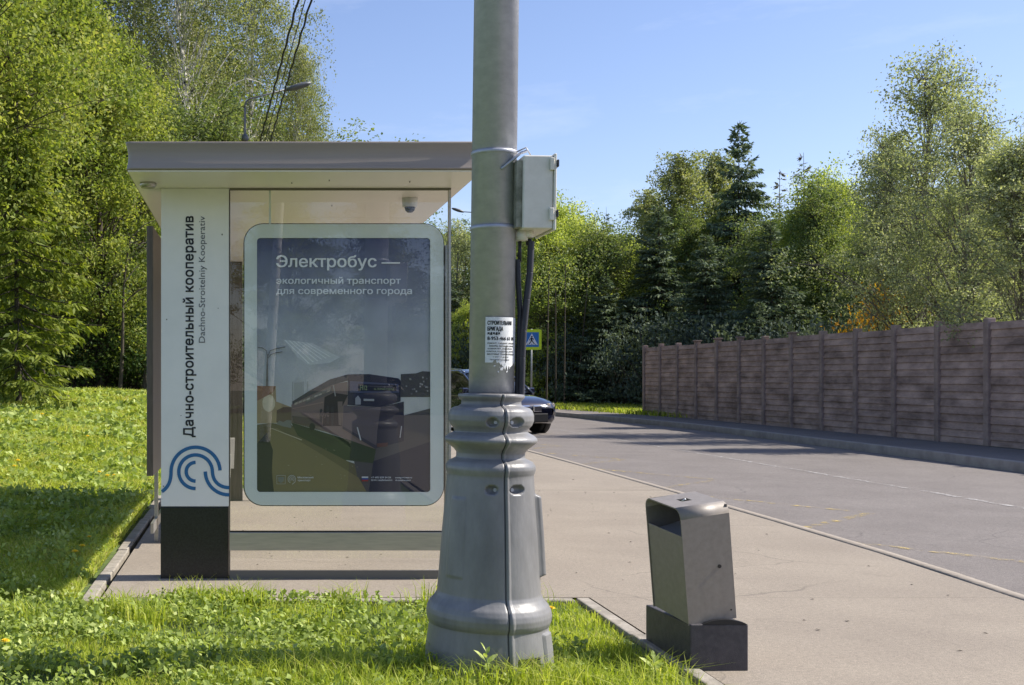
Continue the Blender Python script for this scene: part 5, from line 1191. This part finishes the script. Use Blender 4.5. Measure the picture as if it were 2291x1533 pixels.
# overhead wires
def wire(x0, y0, x1, y1, r, label, twist=False):
    Zw = 7.9; Y0 = (Zw-EYE)*F/(CY-y1); Y1 = (Zw-EYE)*F/(CY-y0); X0, X1 = (x1-CX)/F*Y0, (x0-CX)/F*Y1; d = Vector((X1-X0, Y1-Y0)); b = MB(); pts = []
    A = Vector((X0, Y0))-d*1.6; B = Vector((X1, Y1))+d*2.2
    for i in range(160):
        t = i/159; p_ = A.lerp(B, t); pts.append((p_.x+(.012*math.sin(i*1.7) if twist else 0), p_.y, Zw-.0+.00*math.sin(math.pi*t)))
    b.tube(pts, r, 6); o = b.build('overhead_wire', M['wire']); tag(o, label, 'wire', 'overhead wires above the shelter')
wire(667, 0, 583, 312, .022, 'leftmost overhead wire, thick and twisted', True)
wire(683, 0, 594, 312, .010, 'thin overhead wire between the two thick ones')
wire(696, 0, 606, 312, .020, 'rightmost overhead wire, thick and twisted', True)

# ---------------------------------------------------------------- dark car
def car():
    car_o = empty('parked_suv', (0, 0, 0), 'dark blue sport utility car on the road behind the lamp post', 'car'); car_o.name = 'dark_car'
    def loft(b, st, smooth=True, cap=True):
        vr = [[b.bm.verts.new(p) for p in ring] for ring in st]; n = len(vr[0])
        for i in range(len(vr)-1):
            for k in range(n-1): b._f([vr[i][k], vr[i][k+1], vr[i+1][k+1], vr[i+1][k]], smooth)
        if cap: b._f(vr[0]); b._f(vr[-1][::-1])
    # stations: x, half width, bottom z, shoulder z, top z
    stn = [(-2.36, .70, .48, .80, .90), (-2.30, .84, .34, .92, 1.02), (-2.05, .92, .28, 1.00, 1.08), (-1.4, .945, .26, 1.02, 1.10), (-.5, .945, .25, 1.00, 1.07), (.4, .945, .25, .98, 1.05), (.95, .94, .25, .97, 1.06), (1.3, .94, .26, .95, 1.03), (1.7, .93, .27, .90, .985), (2.0, .90, .27, .83, .92), (2.2, .85, .28, .74, .84), (2.32, .76, .32, .64, .74), (2.38, .62, .40, .56, .62)]
    b = MB(); rings = []
    for x, hw, zb, zs_, zt in stn:
        half = [(0, zb), (hw*.85, zb), (hw*.97, zb+.10), (hw, zb+.28), (hw*1.0, (zb+zs_)/2+.06), (hw*.985, zs_-.06), (hw*.95, zs_), (hw*.84, zt-.02), (hw*.5, zt+.02), (0, zt+.03)]
        rings.append([(x, -y, z) for y, z in half]+[(x, y, z) for y, z in half[::-1][1:]])
    loft(b, rings); b.build('body', M['carpaint'], car_o)
    cab = [(-2.15, .66, 1.05, 1.10), (-1.95, .72, 1.04, 1.42), (-1.6, .70, 1.04, 1.60), (-.9, .70, 1.03, 1.68), (-.2, .70, 1.02, 1.68), (.2, .69, 1.02, 1.60), (.65, .70, 1.03, 1.36), (1.08, .74, 1.04, 1.07)]
    b = MB(); rings = []
    for x, hw, zb, zt in cab:
        half = [(hw+.17, zb-.02), (hw+.13, zb+(zt-zb)*.35), (hw+.03, zb+(zt-zb)*.8), (hw-.06, zb+(zt-zb)*.96), (hw*.5, zt+.012), (0, zt+.02)]
        rings.append([(x, -y, z) for y, z in half]+[(x, y, z) for y, z in half[::-1][1:]])
    loft(b, rings, cap=False); b.build('windows', M['carglass'], car_o)
    b = MB(); rings = []
    for x, hw, zb, zt in cab[2:6]:
        half = [(hw+.035, zb+(zt-zb)*.78), (hw+.0, zb+(zt-zb)*.93), (hw-.05, zb+(zt-zb)*.985+.006), (hw*.5, zt+.024), (0, zt+.032)]
        rings.append([(x, -y, z) for y, z in half]+[(x, y, z) for y, z in half[::-1][1:]])
    loft(b, rings, cap=False); b.build('roof', M['carpaint'], car_o)
    for s in (-1, 1):
        b = MB(); b.tube([(1.12, s*.90, 1.03), (.68, s*.80, 1.33), (.22, s*.73, 1.56), (-.2, s*.72, 1.64)], .035, 6); b.build('window_pillar', M['carpaint'], car_o); b = MB(); b.tube([(-1.55, s*.72, 1.56), (-1.98, s*.80, 1.38), (-2.2, s*.86, 1.05)], .055, 6); b.build('window_pillar', M['carpaint'], car_o)
        b = MB(); b.tube([(-.5, s*.75, 1.60), (-.52, s*.87, 1.08)], .035, 6); b.build('window_pillar', M['carpaint'], car_o)
        b = MB(); b.tube([(-1.9, s*.70, 1.50), (-1.55, s*.66, 1.66), (-.9, s*.64, 1.73), (-.1, s*.64, 1.70), (.15, s*.66, 1.62)], .018, 6); b.build('roof_rail', M['chrome'], car_o)
        b = MB(); b.box(.62, .84, s*.93-.01 if s > 0 else -1.13, 1.13 if s > 0 else -.92, 1.05, 1.20, .03); mr_ = b.build('mirror', M['carpaint'], car_o)
        b = MB(); b.tube([(2.14, s*.80, .76), (2.235, s*.74, .755)], .058, 14); b.tube([(2.20, s*.64, .76), (2.285, s*.57, .755)], .055, 14); b.build('headlight', M['chrome'], car_o)
        b = MB(); b.tube([(2.22, s*.76, .44), (2.32, s*.70, .44)], .05, 12); b.box(2.2, 2.34, s*.45-.18, s*.45+.18, .38, .43, .01); b.build('fog_light', M['chrome'], car_o)
        b = MB(); b.box(2.34, 2.40, s*.17-.13, s*.17+.13, .58, .76, .03); b.build('grille', M['chrome'], car_o)
        for x in (-1.45, 1.45):
            b = MB(); b.tube([(x, s*.70, .37), (x, s*.957, .37)], .375, 28); wl = b.build('wheel', M['tyre'], car_o)
            b = MB(); b.tube([(x, s*.90, .37), (x, s*.962, .37)], .24, 24); b.build('rim', M['lampgrey'], wl)
            b = MB(); b.tube([(x, s*.80, .40), (x, s*.950, .40)], .43, 28); b.build('wheel_arch', M['black'], car_o)
    b = MB(); b.box(2.36, 2.385, -.5, .5, .32, .55, .02); b.build('bumper_intake', M['black'], car_o)
    return car_o
co_ = car(); th_ = math.radians(-90+20); co_.rotation_euler = (0, 0, th_)
fr = Vector((math.cos(th_), math.sin(th_)))
# near front corner of the car stands at the photo's place
co_.location = (6.50, 32.2, -.12)

# ---------------------------------------------------------------- behind the viewer: mirrored birch, and a tree row added to dim skylight
def behind(kind, X, Y, top, label, name, cat, wide=1.0): plant(kind, X, Y, 0, top, label, cat, name, 'trees mirrored in the glass', wide)
root = empty('birch_tree', (.35, -9, 0), 'white birch trunk mirrored on the left of the poster glass', 'birch', 'trees mirrored in the glass')
tv, tf = limb_tubes([([(.9*t, .2*math.sin(3*t), 14*t) for t in np.linspace(0, 1, 12)], np.linspace(.13, .03, 12))]); obj('trunk', fastmesh('trunk', tv, tf, M['birchbark'], smooth=True), root)
rg = R(3); cc_ = np.vstack([np.array([.9*t, 0, 14*t])+rg.normal(size=3)*np.array([1.1, 1.1, .5])+rg.normal(size=(160, 3))*.45 for t in np.linspace(.5, 1, 30)]); V, Fc = leaves(cc_, .08, rg, .8, hang=.6); obj('crown', fastmesh('crown', V, Fc, M['birch'], rg.random(len(Fc))), root)
rb = random.Random(9); nb_ = 0
for X in np.arange(-26, 27, 4.6):
    for Y, top in ((-32-.1*abs(X), 8.0),):
        if X > 4 and Y > -17 and X < 12.5: continue
        nb_ += 1
        behind(('green', 'maple2', 'green2')[nb_ % 3], X+rb.uniform(-1.2, 1.2), Y+rb.uniform(-1.5, 1.5), top+rb.uniform(-1.5, 1.5), 'tree added behind the viewer to dim the skylight, out of view but for reflections', 'broadleaf_tree', 'tree', 1.25)

# ---------------------------------------------------------------- small litter on the pavement
b = MB(); rg = R(20)
for i in range(150):
    X, Y = rg.uniform(-.5, 4.6), rg.uniform(5.2, 16)
    if X < 2.2 and Y < 7.3: continue
    L = rg.uniform(.005, .022); a = rg.uniform(0, 6.28); d = np.array([math.cos(a), math.sin(a)])*L; nn = np.array([-d[1], d[0]])*rg.uniform(.2, .45)
    b.poly([(X-d[0], Y-d[1], .004), (X+nn[0], Y+nn[1], .009), (X+d[0], Y+d[1], .004), (X-nn[0], Y-nn[1], .005)])
tag(b.build('leaf_litter', M['bark'], fix=False), 'scattered dry leaf scraps on the pavement', 'litter', kind='stuff')
